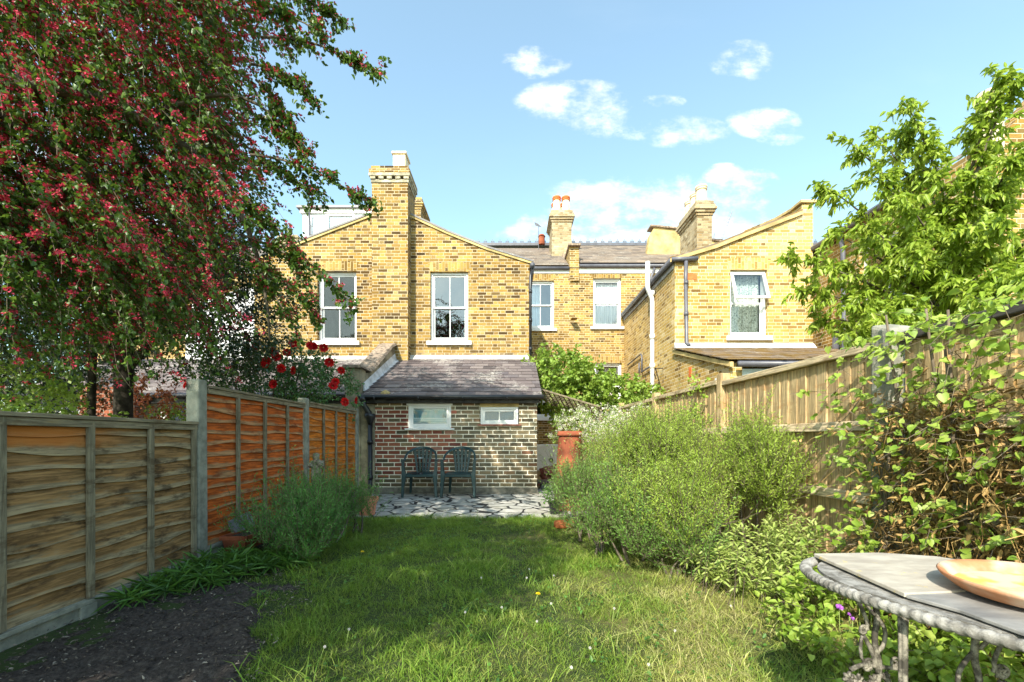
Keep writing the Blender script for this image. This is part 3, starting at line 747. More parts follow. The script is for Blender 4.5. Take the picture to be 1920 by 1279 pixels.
# ================================================================== outhouse
YS = 7.92
sh = thing('brick_outhouse', 'low brick outhouse with a slate lean-to roof behind the two green chairs', 'outhouse', (-1.0, YS, 0))
s1 = (-1.92, -1.13, 1.24, 1.69); s2 = (-.60, .13, 1.31, 1.70)
m = MB(); m.plate(rect(-2.54, .465, .0, 1.74), [rect(*s1), rect(*s2)], YS, YS + .22)
m.plate([(YS + .22, 0), (YA - .003, 0), (YA - .003, 2.85), (YS + .22, 1.74)], [], .245, .465, 'x')
m.build('wall', M['brickS'], sh)
m = MB(); m.box(-2.54, .49, YS - .12, YS - .003, .02, .05); m.box(-2.6, .48, YS - .025, YS - .002, 0.05, .14)
m.build('plinth', plain('cement_plinth', (.16, .15, .12), .95, .15, .4, 8, .8), sh)
fr = window(sh, *s1, YS, 'fixed', 0, glass='glass', label='white window with a patterned blue net curtain', rec=-.015, fw=.045, sill=None)
g = G('blue_net'); p = g.tc(); x, y, z = g.sep(p)
stripe = g.m('SINE', x * 78.0).abs()
band = lambda zc, w: 1.0 - g.smooth((z + stripe * -.022 - zc).abs(), w * .5, w)
bb = band(1.60, .016).max(band(1.57, .008)).max(band(1.405, .016)).max(band(1.37, .008)).max(band(1.335, .008))
col = g.mix(g.smooth(g.noise(g.stretch(p, 1.2, 1, .8), 7, 3), .35, .65), (.10, .30, .36), (.26, .42, .52))
col = g.mix(g.smooth(g.noise(g.stretch(p, 1.2, 1, 1), 5, 3), .52, .72), col, (.45, .40, .32))
col = g.mix(bb, col, (.72, .78, .80))
col = g.mix(g.smooth(z, 1.36, 1.33) * .6, col, (.45, .50, .52))
M['bluenet'] = g.fin(col, .8)
m = MB(); m.box(s1[0] + .05, s1[1] - .05, YS + .065, YS + .068, s1[2] + .05, s1[3] - .05); m.build('curtain', M['bluenet'], fr)
m = MB(); m.box(s1[0] - .03, s1[1] + .03, YS - .035, YS - .016, s1[3] - .03, s1[3] + .005); m.build('head_trim', M['white'], fr)
m = MB(); m.box(s1[0] - .06, s1[1] + .06, YS - .06, YS + .1, s1[2] - .035, s1[2] - .003); m.build('sill', M['white'], fr, bevel=.004)
fr = window(sh, s2[0] + .015, s2[1] - .015, s2[2], s2[3] - .07, YS, 'fixed', 1, glass='glass', label='white two-pane window with dark blue glass', rec=-.005, fw=.04, sill=None)
g = G('blue_blind'); M['blueblind'] = g.fin(g.mix(g.noise(g.tc(), 60, 3), (.07, .11, .20), (.16, .22, .34)), .6)
m = MB(); m.box(s2[0] + .04, s2[1] - .04, YS + .065, YS + .068, s2[2] + .04, s2[3] - .1); m.build('blind', M['blueblind'], fr)
m = MB(); m.box(s2[0] + .002, s2[1] - .002, YS + .01, YS + .1, s2[3] - .068, s2[3] - .002); m.build('lintel', M['buff'], fr)
m = MB(); m.box(s2[0] - .04, s2[1] + .04, YS - .05, YS + .02, s2[2] - .025, s2[2] - .002); m.build('sill', plain('red_tile_sill', (.22, .07, .05), .8), fr)
# roof
e0, t0 = (YS - .15, 1.815), (YA - .10, 2.97)
m = MB(); slates(m, -2.76, .55, e0, t0, 12, .30, .008, .5, .006)
m.build('roof', M['slate'], sh)
m = MB(); m.plate([(YS - .12, 1.77), (YA - .02, 2.93), (YA - .02, 2.88), (YS - .12, 1.72)], [], -2.7, .52, 'x'); m.build('roof_deck', M['dark'], sh)
m = MB(); m.box(-2.66, .50, YS - .135, YS - .03, 1.695, 1.80); m.box(-2.54, .465, YS - .028, YS - .002, 1.70, 1.742)
m.build('fascia', plain('black_fascia', (.035, .032, .028), .7, .3, .6, 12, .6), sh, bevel=.005)
m = MB(); gutter(m, -2.78, .57, YS - .19, 1.80, .042)
x = -2.5
while x < .5: m.box(x, x + .02, YS - .24, YS - .13, 1.75, 1.81); x += .8
m.build('gutter', M['black'], sh, smooth=True)
m = MB()
m.tube([(-2.70, YS - .19, 1.80), (-2.70, YS - .16, 1.66), (-2.62, YS - .12, 1.52), (-2.60, YS - .1, 1.42)], [.05, .05, .055, .05], 10)
m.lathe([(.045, 1.30), (.055, 1.36), (.10, 1.44), (.10, 1.50), (.05, 1.50)], (-2.60, YS - .1, 0), 12)
m.tube([(-2.60, YS - .1, 1.42), (-2.60, YS - .1, .12), (-2.60, YS - .18, .05)], .042, 12)
m.tube([(-2.70, YS - .19, 1.80), (-2.70, YS - .19, 1.72)], .06, 10)
for z in (.3, .95): m.tube([(-2.60, YS - .1, z), (-2.60, YS - .1, z + .07)], .055, 12)
m.build('downpipe', M['black'], sh, smooth=True)
m = MB()
m.lathe([(.09, 0), (.085, .02), (.03, .05), (.01, .06)], (0, 0, 0), 8, 1, .6, True); 
m.v = [(x - 2.33, e0[0] + .09 + y * .9, e0[1] + .065 + z + y * .45) for x, y, z in m.v]
m.build('mortar_lump', M['buff'], sh)

# rendered pier and sloped party wall between the lean-tos
pr = thing('garden_wall', 'rendered party wall with sloping cement coping between the two lean-to roofs', 'wall', (-2.9, YS, 0))
m = MB(); m.box(-2.80, -2.543, YS - .02, YS + .2, 0, 1.69)
m.box(-3.08, -2.803, YS - .03, YS + .25, 0, 2.34)
m.plate([(YS + .25, 0), (YA - .003, 0), (YA - .003, 3.22), (YA - .25, 3.22), (YA - .6, 3.12), (YS + .55, 2.36), (YS + .25, 2.30)], [], -3.03, -2.80, 'x')
m.build('wall', M['render'], pr)
m = MB(); mm = [(YS - .10, 2.345), (YS + .40, 2.35), (YS + .62, 2.42), (YA - .62, 3.16), (YA - .3, 3.27), (YA - .01, 3.28)]
for (a, b), (c, d) in zip(mm[:-1], mm[1:]):
    k = .06
    m.hexa([(-3.14, a, b), (-2.74, a, b), (-2.74, c, d), (-3.14, c, d), (-3.10, a, b + k), (-2.78, a, b + k), (-2.78, c, d + k), (-3.10, c, d + k)])
m.build('coping', M['coping'], pr, bevel=.01)
m = MB(); m.hexa([(-2.795, YS + .1, 1.94), (-2.70, YS + .1, 1.92), (-2.70, YA - .1, 2.99), (-2.795, YA - .1, 3.0), (-2.796, YS + .1, 2.09), (-2.76, YS + .1, 1.95), (-2.76, YA - .1, 3.03), (-2.796, YA - .1, 3.17)])
m.build('flashing', M['lead'], pr)

# neighbour's white lean-to behind the left fence
nb = thing('white_outhouse', 'white rendered lean-to with a grey slate roof behind the red roses', 'outhouse', (-5.5, 8.3, 0))
m = MB(); m.box(-9.6, -3.09, 8.3, 8.5, 0, 1.80); m.build('wall', M['whitewall'], nb)
m = MB(); slates(m, -9.7, -3.1, (8.12, 1.86), (YA - .1, 2.97), 11, .3, .009); m.build('roof', M['slate'], nb)
m = MB(); m.box(-9.7, -3.1, 8.15, 8.29, 1.72, 1.84); gutter(m, -9.7, -3.12, 8.08, 1.86, .045); m.build('gutter', M['black'], nb)
m = MB(); m.box(-6.62, -6.08, 8.24, 8.298, .05, 1.70); d = m.build('door', plain('navy_door', (.02, .03, .06), .4), nb)
m = MB(); m.lathe([(.03, 0), (.04, .03), (.02, .05)], (0, 0, 0), 10); m.v = [(x - 6.2, 8.22 + z, y + 1.2) for x, y, z in m.v]
m.build('handle', plain('brass', (.6, .4, .1), .3, .5, metal=1.0), d)
m = MB(); m.plate([(-8.8, 0), (-6.36, 0), (-6.36, 5.4), (-8.8, 4.6)], [], 11.5, 11.7)
w = m.build('garden_wall', M['whitewall'], None); tag(w, 'white rendered rear wall glimpsed through the dark tree foliage', 'wall')
m = MB(); m.box(-8.0, -7.0, 7.9, 8.0, 0, 2.0)
w = m.build('garden_wall', M['redbrick'], None); tag(w, 'red brick wall glimpsed beside the dark tree trunk', 'wall')
# ================================================================== ground
g = G('earth'); p = g.tc()
c = g.mix(g.noise(p, .6, 5), (.06, .075, .025), (.11, .12, .04)); M['earth'] = g.fin(c, .95)
m = MB(); m.add([(-250, -250, -.04), (250, -250, -.04), (250, 250, -.04), (-250, 250, -.04)], [(0, 1, 2, 3)])
struct(m.build('ground', M['earth'], recalc=False))

def soil_f(x, y):
    """>0 on bare soil at the left front"""
    b = np.interp(y, [.2, 1.9, 2.4, 2.9, 3.25, 3.6, 4.2, 5], [-.9, -1.18, -1.38, -1.55, -1.85, -2.2, -2.3, -2.4])
    wob = .10 * np.sin(x * 9 + y * 7) + .08 * np.sin(y * 13.0 - x * 4)
    return (b + wob) - x
def grid(x0, x1, y0, y1, d, fz):
    xs = np.arange(x0, x1 + d / 2, d); ys = np.arange(y0, y1 + d / 2, d)
    Xg, Yg = np.meshgrid(xs, ys); Zg = fz(Xg, Yg)
    m = MB(); m.v = [tuple(t) for t in np.stack([Xg, Yg, Zg], -1).reshape(-1, 3)]
    w = len(xs); m.a = [0.0] * len(m.v)
    m.f = [(j * w + i, j * w + i + 1, (j + 1) * w + i + 1, (j + 1) * w + i) for j in range(len(ys) - 1) for i in range(w - 1)]
    return m
def fbm(X_, Y_, s, o=4):
    r = 0; a = 1
    for k in range(o):
        r = r + a * np.sin(X_ * s * 1.31 + 3.1 * k + 1.7 * np.sin(Y_ * s * .9 + k)) * np.sin(Y_ * s * 1.17 + 1.3 * k + 1.9 * np.sin(X_ * s * .83 + 2 * k))
        s *= 2.1; a *= .5
    return r
g = G('lawn_soil'); p = g.tc(); x, y, z = g.sep(p)
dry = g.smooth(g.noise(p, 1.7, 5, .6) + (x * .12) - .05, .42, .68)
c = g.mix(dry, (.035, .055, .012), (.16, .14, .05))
c = g.mix(g.smooth(g.noise(p, 30, 4, .7), .45, .7) * .6, c, (.03, .028, .015))
M['lawnbase'] = g.fin(c, .95, g.bump(g.noise(p, 60, 4), .7, .01))
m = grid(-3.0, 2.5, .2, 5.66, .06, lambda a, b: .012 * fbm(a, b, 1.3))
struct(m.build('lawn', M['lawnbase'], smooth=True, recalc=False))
g = G('soil'); p = g.tc()
n1 = g.noise(p, 40, 6, .75)
c = g.ramp(n1, [(.3, (.022, .017, .015)), (.5, (.062, .048, .042)), (.66, (.12, .10, .085)), (.78, (.34, .31, .27))])
M['soil'] = g.fin(c, .95, g.bump(n1 + g.noise(p, 150, 3) * .4, 1.0, .02))
def soilz(a, b):
    s = soil_f(a, b)
    return np.where(s > 0, -.005, -.05 + .0 * a) + np.clip(s, -.2, .1) * .25 - np.clip(-2.0 - a, 0, .5) * .06 + .020 * fbm(a, b, 6) * (s > 0) + .012 * fbm(a, b, 23, 3)
m = grid(-2.56, -.9, .6, 4.8, .025, soilz)
struct(m.build('soil', M['soil'], smooth=True, recalc=False))
m = grid(1.0, 2.32, .3, 7.9, .05, lambda a, b: np.where(b > 3, .015, -.03) + .04 * np.clip((a - 1.6) * 2, -1, 1) + .012 * fbm(a, b, 8))
struct(m.build('flower_bed_soil', M['soil'], smooth=True, recalc=False))

# patio of crazy paving
g = G('crazy_paving'); p = g.tc()
q = g.vadd(p, g.vscale(g.noise(p, 5, 2, col=True), .10))
q = g.stretch(q, 1, 1, 0)
de = g.vor(q, 3.4, 'DISTANCE_TO_EDGE'); cc = g.n('ShaderNodeTexVoronoi', feature='F1'); g.l(q, cc.inputs['Vector']); cc.inputs['Scale'].default_value = 3.4
rv = g.white(X(g, cc.outputs['Position']))
nz = g.noise(p, 9, 6, .7)
c = g.ramp(rv, [(.26, .26, .235), (.38, .37, .33), (.32, .32, .28), (.48, .46, .41), (.30, .29, .24)])
c = g.mix(g.smooth(nz, .5, .68) * .7, c, (.62, .61, .57)); c = g.mix(g.smooth(g.noise(p, 4, 4), .5, .75) * .5, c, (.10, .105, .08))
jt = g.smooth(de + (g.noise(p, 30, 3) - .5) * .03, .035, .055)
c = g.mix(jt, (.022, .022, .022), c)
M['crazy'] = g.fin(c, .8, g.bump(jt + nz * .3, .8, .015), .3)
m = MB(); 
edge = [(-2.54, 5.66)] + [(-2.54 + i * .17, 5.60 + rnd.uniform(-.035, .035)) for i in range(1, 24)] + [(1.5, 5.62), (1.5, 8.6), (.466, 8.6), (.466, YS - .001), (-2.54, YS - .001)]
m.plate(edge, [], -.02, .03, 'z')
struct(m.build('patio', M['crazy']))
m = MB(); m.box(.47, 3.67, 8.6, 13.99, -.02, .026)
g = G('mossy_paving'); p = g.tc(); x, y, z = g.sep(p)
c = g.mix(g.smooth(g.noise(p, 3, 5), .4, .6), (.30, .22, .12), (.20, .15, .06))
struct(m.build('side_path', g.fin(c, .9)))

# bits of chipped wood and stones on the soil
n = 3600
P = np.stack([rng.uniform(-2.5, -1.0, n), rng.uniform(1.2, 4.0, n), np.zeros(n)], 1)
P = P[soil_f(P[:, 0], P[:, 1]) > -.12]; n = len(P); P[:, 2] = .022 + .02 * fbm(P[:, 0], P[:, 1], 6)
D = rng.normal(size=(n, 3)) * [1, 1, .25]
V = leafV(P, D, rng.uniform(.005, .030, n) , rng.uniform(.003, .010, n), .5, 0, 1.2)
g = G('chips'); M['chips'] = g.fin(g.ramp(g.isl(), [(.05, .04, .035), (.10, .08, .06), (.14, .11, .085), (.36, .31, .25), (.07, .055, .045), (.20, .16, .12)]), .9)
stuff(strew('wood_chips', V, LEAF6, M['chips']), 'small wood chips and straw bits on the bare dark soil', 'mulch')

def blobs(name, P, r, mat, flat=.7):
    bm = bmesh.new(); bmesh.ops.create_icosphere(bm, subdivisions=1, radius=1)
    base = np.array([v.co[:] for v in bm.verts]); fs = [tuple(v.index for v in f.verts) for f in bm.faces]; bm.free()
    n = len(P); V = base[None] * rng.uniform(.6, 1.25, (n, len(base), 1)) * r[:, None, None] * rng.uniform(.6, 1.2, (n, 1, 3)) * np.array([1, 1, flat])
    return strew(name, V + P[:, None], fs, mat)
n = 2600
P = np.stack([rng.uniform(-2.55, -1.0, n), rng.uniform(1.2, 4.0, n), np.zeros(n)], 1); P = P[soil_f(P[:, 0], P[:, 1]) > -.08]
P[:, 2] = soilz(P[:, 0], P[:, 1]) + .002
stuff(blobs('soil_clods', P, .004 + .012 * rng.random(len(P)) ** 3, M['soil']), 'loose dark soil crumbs and clods on the bare bed', 'soil crumbs')
# ================================================================== grass
def grassmat():
    g = G('grass_blades'); p = g.tc(); x, y, z = g.sep(p); r = g.isl()
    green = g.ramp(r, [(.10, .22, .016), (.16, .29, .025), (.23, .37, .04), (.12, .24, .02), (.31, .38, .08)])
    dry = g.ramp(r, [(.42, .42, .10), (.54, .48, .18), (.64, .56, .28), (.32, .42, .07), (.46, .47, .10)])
    f = g.noise(p, 1.9, 4, .6) + x * .14 - (y - 3.0) * .045  # straw tones rise towards right front: dry grass plus sunlight painted into the colour
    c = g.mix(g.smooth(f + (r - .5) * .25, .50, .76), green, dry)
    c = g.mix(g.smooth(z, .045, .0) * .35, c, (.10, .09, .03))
    b = g.bsdf(c, .55, None, .35)
    t = g.n('ShaderNodeBsdfTranslucent'); g.l(g.mix(.5, c, (.30, .42, .05)), t.inputs[0])
    return g.out(g.shmix(.32, b, X(g, t.outputs[0])))
M['grass'] = grassmat()
def blades(P, h, w, lean):
    n = len(P); a = rng.uniform(0, 2 * np.pi, n); S = np.stack([np.cos(a), np.sin(a), 0 * a], 1) * w[:, None] / 2
    L = rng.normal(size=(n, 3)) * lean[:, None]; L[:, 2] = 0
    up = np.array([0, 0, 1.0])
    p1 = P + up * (h * .4)[:, None] + L * .25 * h[:, None]; p2 = P + up * (h * .75)[:, None] + L * .65 * h[:, None]
    p3 = P + up * (h * .95)[:, None] * np.maximum(.3, 1 - .3 * lean)[:, None] + L * 1.25 * h[:, None]
    return np.stack([P - S, P + S, p1 + S * .9, p1 - S * .9, p2 + S * .6, p2 - S * .6, p3], 1)
BT = [(0, 1, 2, 3), (3, 2, 4, 5), (5, 4, 6)]
n = 190000
y = 1.2 + (5.68 - 1.2) * rng.random(n) ** 1.15
x = rng.uniform(-2.5, 2.3, n)
s = soil_f(x, y)
den = np.clip(.5 - s * 4.5, 0, 1) * np.clip(1.25 + .55 * fbm(x, y, 2.6), .25, 1)
den *= 1 - .85 * np.exp(-(((x + .05) / .34) ** 2 + ((y - 4.6) / .30) ** 2))
keep = rng.random(n) < den
keep &= (x > -2.0) | (y < 5.6)
x, y = x[keep], y[keep]; n = len(x)
hh = (.020 + .026 * rng.random(n)) * np.clip(1 + .55 * fbm(x, y, 3.1) + .4 * fbm(x, y, 9), .45, 2.2)
hh *= np.where(rng.random(n) < .03, 1.9, 1) * np.where(y > 5.3, 1.25, 1)
P = np.stack([x, y, .012 * fbm(x, y, 1.3) - .004], 1)
V = blades(P, hh, rng.uniform(.0022, .0045, n), rng.uniform(.2, 1.2, n))
x2 = rng.uniform(-1.7, 1.9, 1500); y2 = 1.5 + 2.6 * rng.random(1500) ** 1.2; k2 = (soil_f(x2, y2) < .1) & (fbm(x2, y2, 2.2) > -.3); x2, y2 = x2[k2], y2[k2]; n2 = len(x2)
V = np.concatenate([V, blades(np.stack([x2, y2, .012 * fbm(x2, y2, 1.3) - .004], 1), rng.uniform(.07, .15, n2), rng.uniform(.003, .0055, n2), rng.uniform(.5, 1.5, n2))])
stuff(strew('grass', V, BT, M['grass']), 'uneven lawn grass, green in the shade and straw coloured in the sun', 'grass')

def leafmat(name, cols, trans=.3, rough=.45, spec=.4, tcol=None):
    g = G(name); p = g.tc(); r = g.isl()
    c = g.ramp(r, cols)
    c = g.mix(g.noise(p, 1.3, 3) * .4, c, g.mix(1.0, c, (.62, .70, .55), 'MULTIPLY'))
    b = g.bsdf(c, rough, None, spec)
    t = g.n('ShaderNodeBsdfTranslucent'); g.l(g.mix(.45, c, tcol) if tcol else c, t.inputs[0])
    return g.out(g.shmix(trans, b, X(g, t.outputs[0])))

# clover-like ground leaves and weeds in the lawn
M['weed'] = leafmat('weed_leaf', [(.05, .13, .02), (.09, .20, .03), (.12, .26, .05), (.04, .10, .03)], .3, tcol=(.3, .45, .05))
n = 5200
x = rng.uniform(-1.9, 2.1, n); y = rng.uniform(1.5, 5.6, n); k = (fbm(x, y, 4.1) > .15) & (soil_f(x, y) < 0); x, y = x[k], y[k]; n = len(x)
P = np.stack([x, y, rng.uniform(.015, .05, n)], 1); D = rng.normal(size=(n, 3)) * [1, 1, .3]
stuff(strew('lawn_weeds', leafV(P, D, rng.uniform(.012, .035, n), rng.uniform(.010, .02, n), .2, .1, 1.5), LEAF6, M['weed']), 'small broad-leaved weeds mixed into the lawn', 'weeds')

# dandelions
M['stalk'] = plain('dandelion_stalk', (.28, .36, .10), .6)
M['fluff'] = plain('dandelion_fluff', (.60, .58, .55), .9)
M['ydand'] = plain('dandelion_yellow', (.85, .62, .02), .6)
def dandelion(px, py, h, col, lab, r=.0065):
    Y = F * H / (py - 822); X_ = (px - 960) * Y / F
    t = thing('dandelion_clock' if col == 'fluff' else 'dandelion', lab, 'dandelion', (X_, Y, 0), 'dandelions in the lawn')
    lx, ly = rnd.uniform(-.03, .03), rnd.uniform(-.03, .03)
    m = MB(); m.tube([(X_, Y, 0), (X_ + lx * .4, Y + ly * .4, h * .5), (X_ + lx, Y + ly, h)], .0016, 5); m.build('stalk', M['stalk'], t)
    n = 150; D = unit(rng.normal(size=(n, 3)))
    if col == 'ydand': D[:, 2] = np.abs(D[:, 2]) * .5 + .1
    V = leafV(np.tile([X_ + lx, Y + ly, h], (n, 1)) + D * r * .2, D, r, r * .25, .1, 0, 0, True)
    strew('flower_head', V, LEAF4, M[col], t)
cl = [(1043, 1150), (870, 1170), (945, 1165), (650, 1205), (1000, 1180), (982, 1100), (1040, 1090), (1148, 1165), (1060, 1270), (1262, 1200), (1220, 1265), (995, 1085), (600, 1240), (1115, 1235), (1375, 1150), (905, 1100)]
wh = ['near the centre of the lawn front', 'left of centre in the lawn', 'just right of another clock mid lawn', 'by the edge of the bare soil', 'on a short stalk mid lawn', 'below the pale worn patch', 'near the foot of the rosemary mass',
      'at the edge of the sunlit patch', 'at the very front of the lawn', 'inside the sunlit patch', 'front right of the lawn', 'small and far below the patio', 'leaning at the front left of the lawn', 'front centre beside broad weeds', 'in dry grass near the table', 'far left of the worn patch']
for (a, b), w in zip(cl, wh): dandelion(a, b, rnd.uniform(.03, .08), 'fluff', 'white dandelion clock ' + w)
dandelion(676, 1042, .04, 'ydand', 'yellow dandelion flower beside the left rosemary bush', .014)
dandelion(1003, 1131, .05, 'ydand', 'yellow dandelion flower in the middle of the lawn', .014)

# ================================================================== left fence
def xl(Y): return -2.58 - (Y - 3.5) * .03125
def wood(name, base, worn, stain=(.05, .03, .02), horiz=True, wornamt=.5, edge=.55, top=False):
    """board material: 'v' attribute runs 0 (lower edge) .. 1 (upper edge)"""
    g = G(name); p = g.tc(); r = g.isl(); v = g.attr('v')
    st = g.stretch(p, 3, 2.0, 30) if horiz else g.stretch(p, 30, 30, 2.2)
    st = g.vadd(st, g.comb(r * 37.0, r * 11.0, r * 5.0))
    gr = g.noise(st, 2.2, 6, .65, .4)
    big = g.noise(g.vadd(g.stretch(p, 1.2, 1.2, 5.0 if horiz else 1.2), g.comb(r * 9.0, 0, 0)), 1.4, 4, .6)
    c = g.mix(g.smooth(gr, .32, .66), base, tuple(k * .38 for k in base))
    c = g.mix(r * .35, c, g.mix(1.0, c, (.6, .55, .5), 'MULTIPLY'))
    wf = g.smooth(big + (gr - .5) * .5 + g.smooth(v, edge, .0) * .35, .62, .78) * wornamt
    wc = g.mix(g.smooth(gr, .35, .65), worn, tuple(k * .5 for k in worn))
    c = g.mix(wf, c, wc)
    c = g.mix(g.smooth(g.noise(g.stretch(p, 1.5, 1.5, 5), 2.3, 5, .7), .50, .68) * .85, c, stain)
    if top:
        x, y, z = g.sep(p); c = g.mix(g.smooth(z + g.noise(p, 4, 3) * .12, 1.05, 1.09) * g.smooth(y, 2.9, 2.3) * .8, c, (.50, .16, .03))
    return g.fin(c, .85, g.bump(gr, .6, .006), .2)
M['w_old'] = wood('weathered_panel', (.42, .235, .095), (.46, .36, .22), (.05, .03, .017), wornamt=.85, top=True)
M['w_orange'] = wood('orange_panel', (.72, .155, .025), (.50, .34, .18), (.20, .045, .012), wornamt=.72, edge=.48)
M['w_orange2'] = wood('orange_panel_bright', (.82, .235, .025), (.55, .36, .18), (.28, .07, .012), wornamt=.5, edge=.4)
M['w_batten'] = wood('batten_wood', (.26, .20, .11), (.32, .28, .20), (.10, .07, .04), horiz=False, wornamt=.6)
M['w_rail'] = wood('rail_wood', (.30, .22, .11), (.36, .31, .22), (.12, .08, .04), wornamt=.6)
def waney(parent, y0, y1, z0, z1, mat, nb, label, battens):
    m = MB(); ex = (z1 - z0) / nb; N = 26
    for k in range(nb):
        zb = z0 + k * ex; zt = min(zb + ex * 1.28, z1)
        ph = rnd.uniform(0, 9); am = rnd.uniform(.25, 1) * .014; o = len(m.v); f1 = rnd.uniform(.5, 1.6)
        for i in range(N + 1):
            Y = y0 + (y1 - y0) * i / N; xb = xl(Y)
            w = am * (math.sin(Y * 4.3 * f1 + ph) + .5 * math.sin(Y * 11 + ph * 2)) - (.010 * math.sin((Y - y0) / (y1 - y0) * math.pi * 3 + k) if k else 0)
            if k == 0: w = 0
            bow = .004 * math.sin(Y * 7 + ph)
            m.v += [(xb + .012 + bow, Y, zb + w), (xb + .026 + bow, Y, zb + w + .002), (xb + .020 + bow, Y, (zb + zt) / 2), (xb + .006, Y, zt)]
            m.a += [0, 0, .5, 1]
        for i in range(N):
            for j in range(3): m.f.append((o + i * 4 + j, o + (i + 1) * 4 + j, o + (i + 1) * 4 + j + 1, o + i * 4 + j + 1))
    pn = m.build('panel', mat, parent, attr='v', recalc=False)
    pn['label'] = label
    md = pn.modifiers.new('s', 'SOLIDIFY'); md.thickness = .006; md.offset = 0
    for yb in battens:
        m = MB(); x = xl(yb) + .03; m.box(x, x + .022, yb - .02, yb + .02, z0 + .002, z1 - .002)
        m.build('batten', M['w_batten'], pn, attr='v', bevel=.003)
    m = MB()
    for zz in (z1, ):
        m.hexa([(xl(y0) - .03, y0, zz), (xl(y0) + .062, y0, zz), (xl(y1) + .062, y1, zz), (xl(y1) - .03, y1, zz),
                (xl(y0) - .03, y0, zz + .028), (xl(y0) + .062, y0, zz + .022), (xl(y1) + .062, y1, zz + .022), (xl(y1) - .03, y1, zz + .028)])
    m.hexa([(xl(y0) + .03, y0, z1 - .045), (xl(y0) + .052, y0, z1 - .045), (xl(y1) + .052, y1, z1 - .045), (xl(y1) + .03, y1, z1 - .045),
            (xl(y0) + .03, y0, z1 - .003), (xl(y0) + .052, y0, z1 - .003), (xl(y1) + .052, y1, z1 - .003), (xl(y1) + .03, y1, z1 - .003)])
    m.build('rail', M['w_rail'], pn, attr='v', bevel=.003)
    return pn
lf = thing('garden_fence', 'left fence of weathered brown and orange stained panels between concrete posts', 'fence', (xl(3.5), 3.5, 0))
waney(lf, 1.62, 3.43, .10, 1.16, M['w_old'], 11, 'low weathered brown waney-lap panel', (1.66, 2.08, 2.54, 2.98, 3.40))
waney(lf, -.3, 1.5, .10, 1.16, M['w_old'], 11, 'low weathered brown panel beside the viewer', (-.2, .2, .6, 1.1, 1.46))
waney(lf, 3.56, 5.34, .15, 1.47, M['w_orange'], 14, 'tall orange-brown stained panel with worn pale board edges', (3.98, 4.44, 4.91))
waney(lf, 5.47, 7.27, .15, 1.50, M['w_orange2'], 14, 'bright orange stained panel nearest the outhouse', (5.93, 6.38, 6.83))
for yp_, zt in ((1.56, 1.22), (3.495, 1.53), (5.405, 1.56), (7.33, 1.56)):
    m = MB(); x = xl(yp_); m.hexa([(x - .06, yp_ - .055, -.1), (x + .055, yp_ - .055, -.1), (x + .055, yp_ + .055, -.1), (x - .06, yp_ + .055, -.1),
                                     (x - .055, yp_ - .05, zt), (x + .05, yp_ - .05, zt), (x + .05, yp_ + .05, zt), (x - .055, yp_ + .05, zt)])
    m.build('post', M['concrete'], lf, bevel=.012)
    m = MB(); 
m = MB()
for (a, b) in ((-.3, 1.5), (1.62, 3.43), (3.56, 5.34), (5.47, 7.27)):
    zt = .098 if b < 3.5 else .148
    m.hexa([(xl(a) - .02, a, -.1), (xl(a) + .03, a, -.1), (xl(b) + .03, b, -.1), (xl(b) - .02, b, -.1), (xl(a) - .02, a, zt), (xl(a) + .03, a, zt), (xl(b) + .03, b, zt), (xl(b) - .02, b, zt)])
    m.hexa([(xl(a) + .031, a, zt - .03), (xl(a) + .05, a, zt - .03), (xl(b) + .05, b, zt - .03), (xl(b) + .031, b, zt - .03), (xl(a) + .031, a, zt - .004), (xl(a) + .05, a, zt - .004), (xl(b) + .05, b, zt - .004), (xl(b) + .031, b, zt - .004)])
    m.box(xl((a + b) / 2) + .031, xl((a + b) / 2) + .05, (a + b) / 2 - .05, (a + b) / 2 + .05, -.1, zt - .031)
m.build('gravel_board', M['concrete'], lf, bevel=.004)

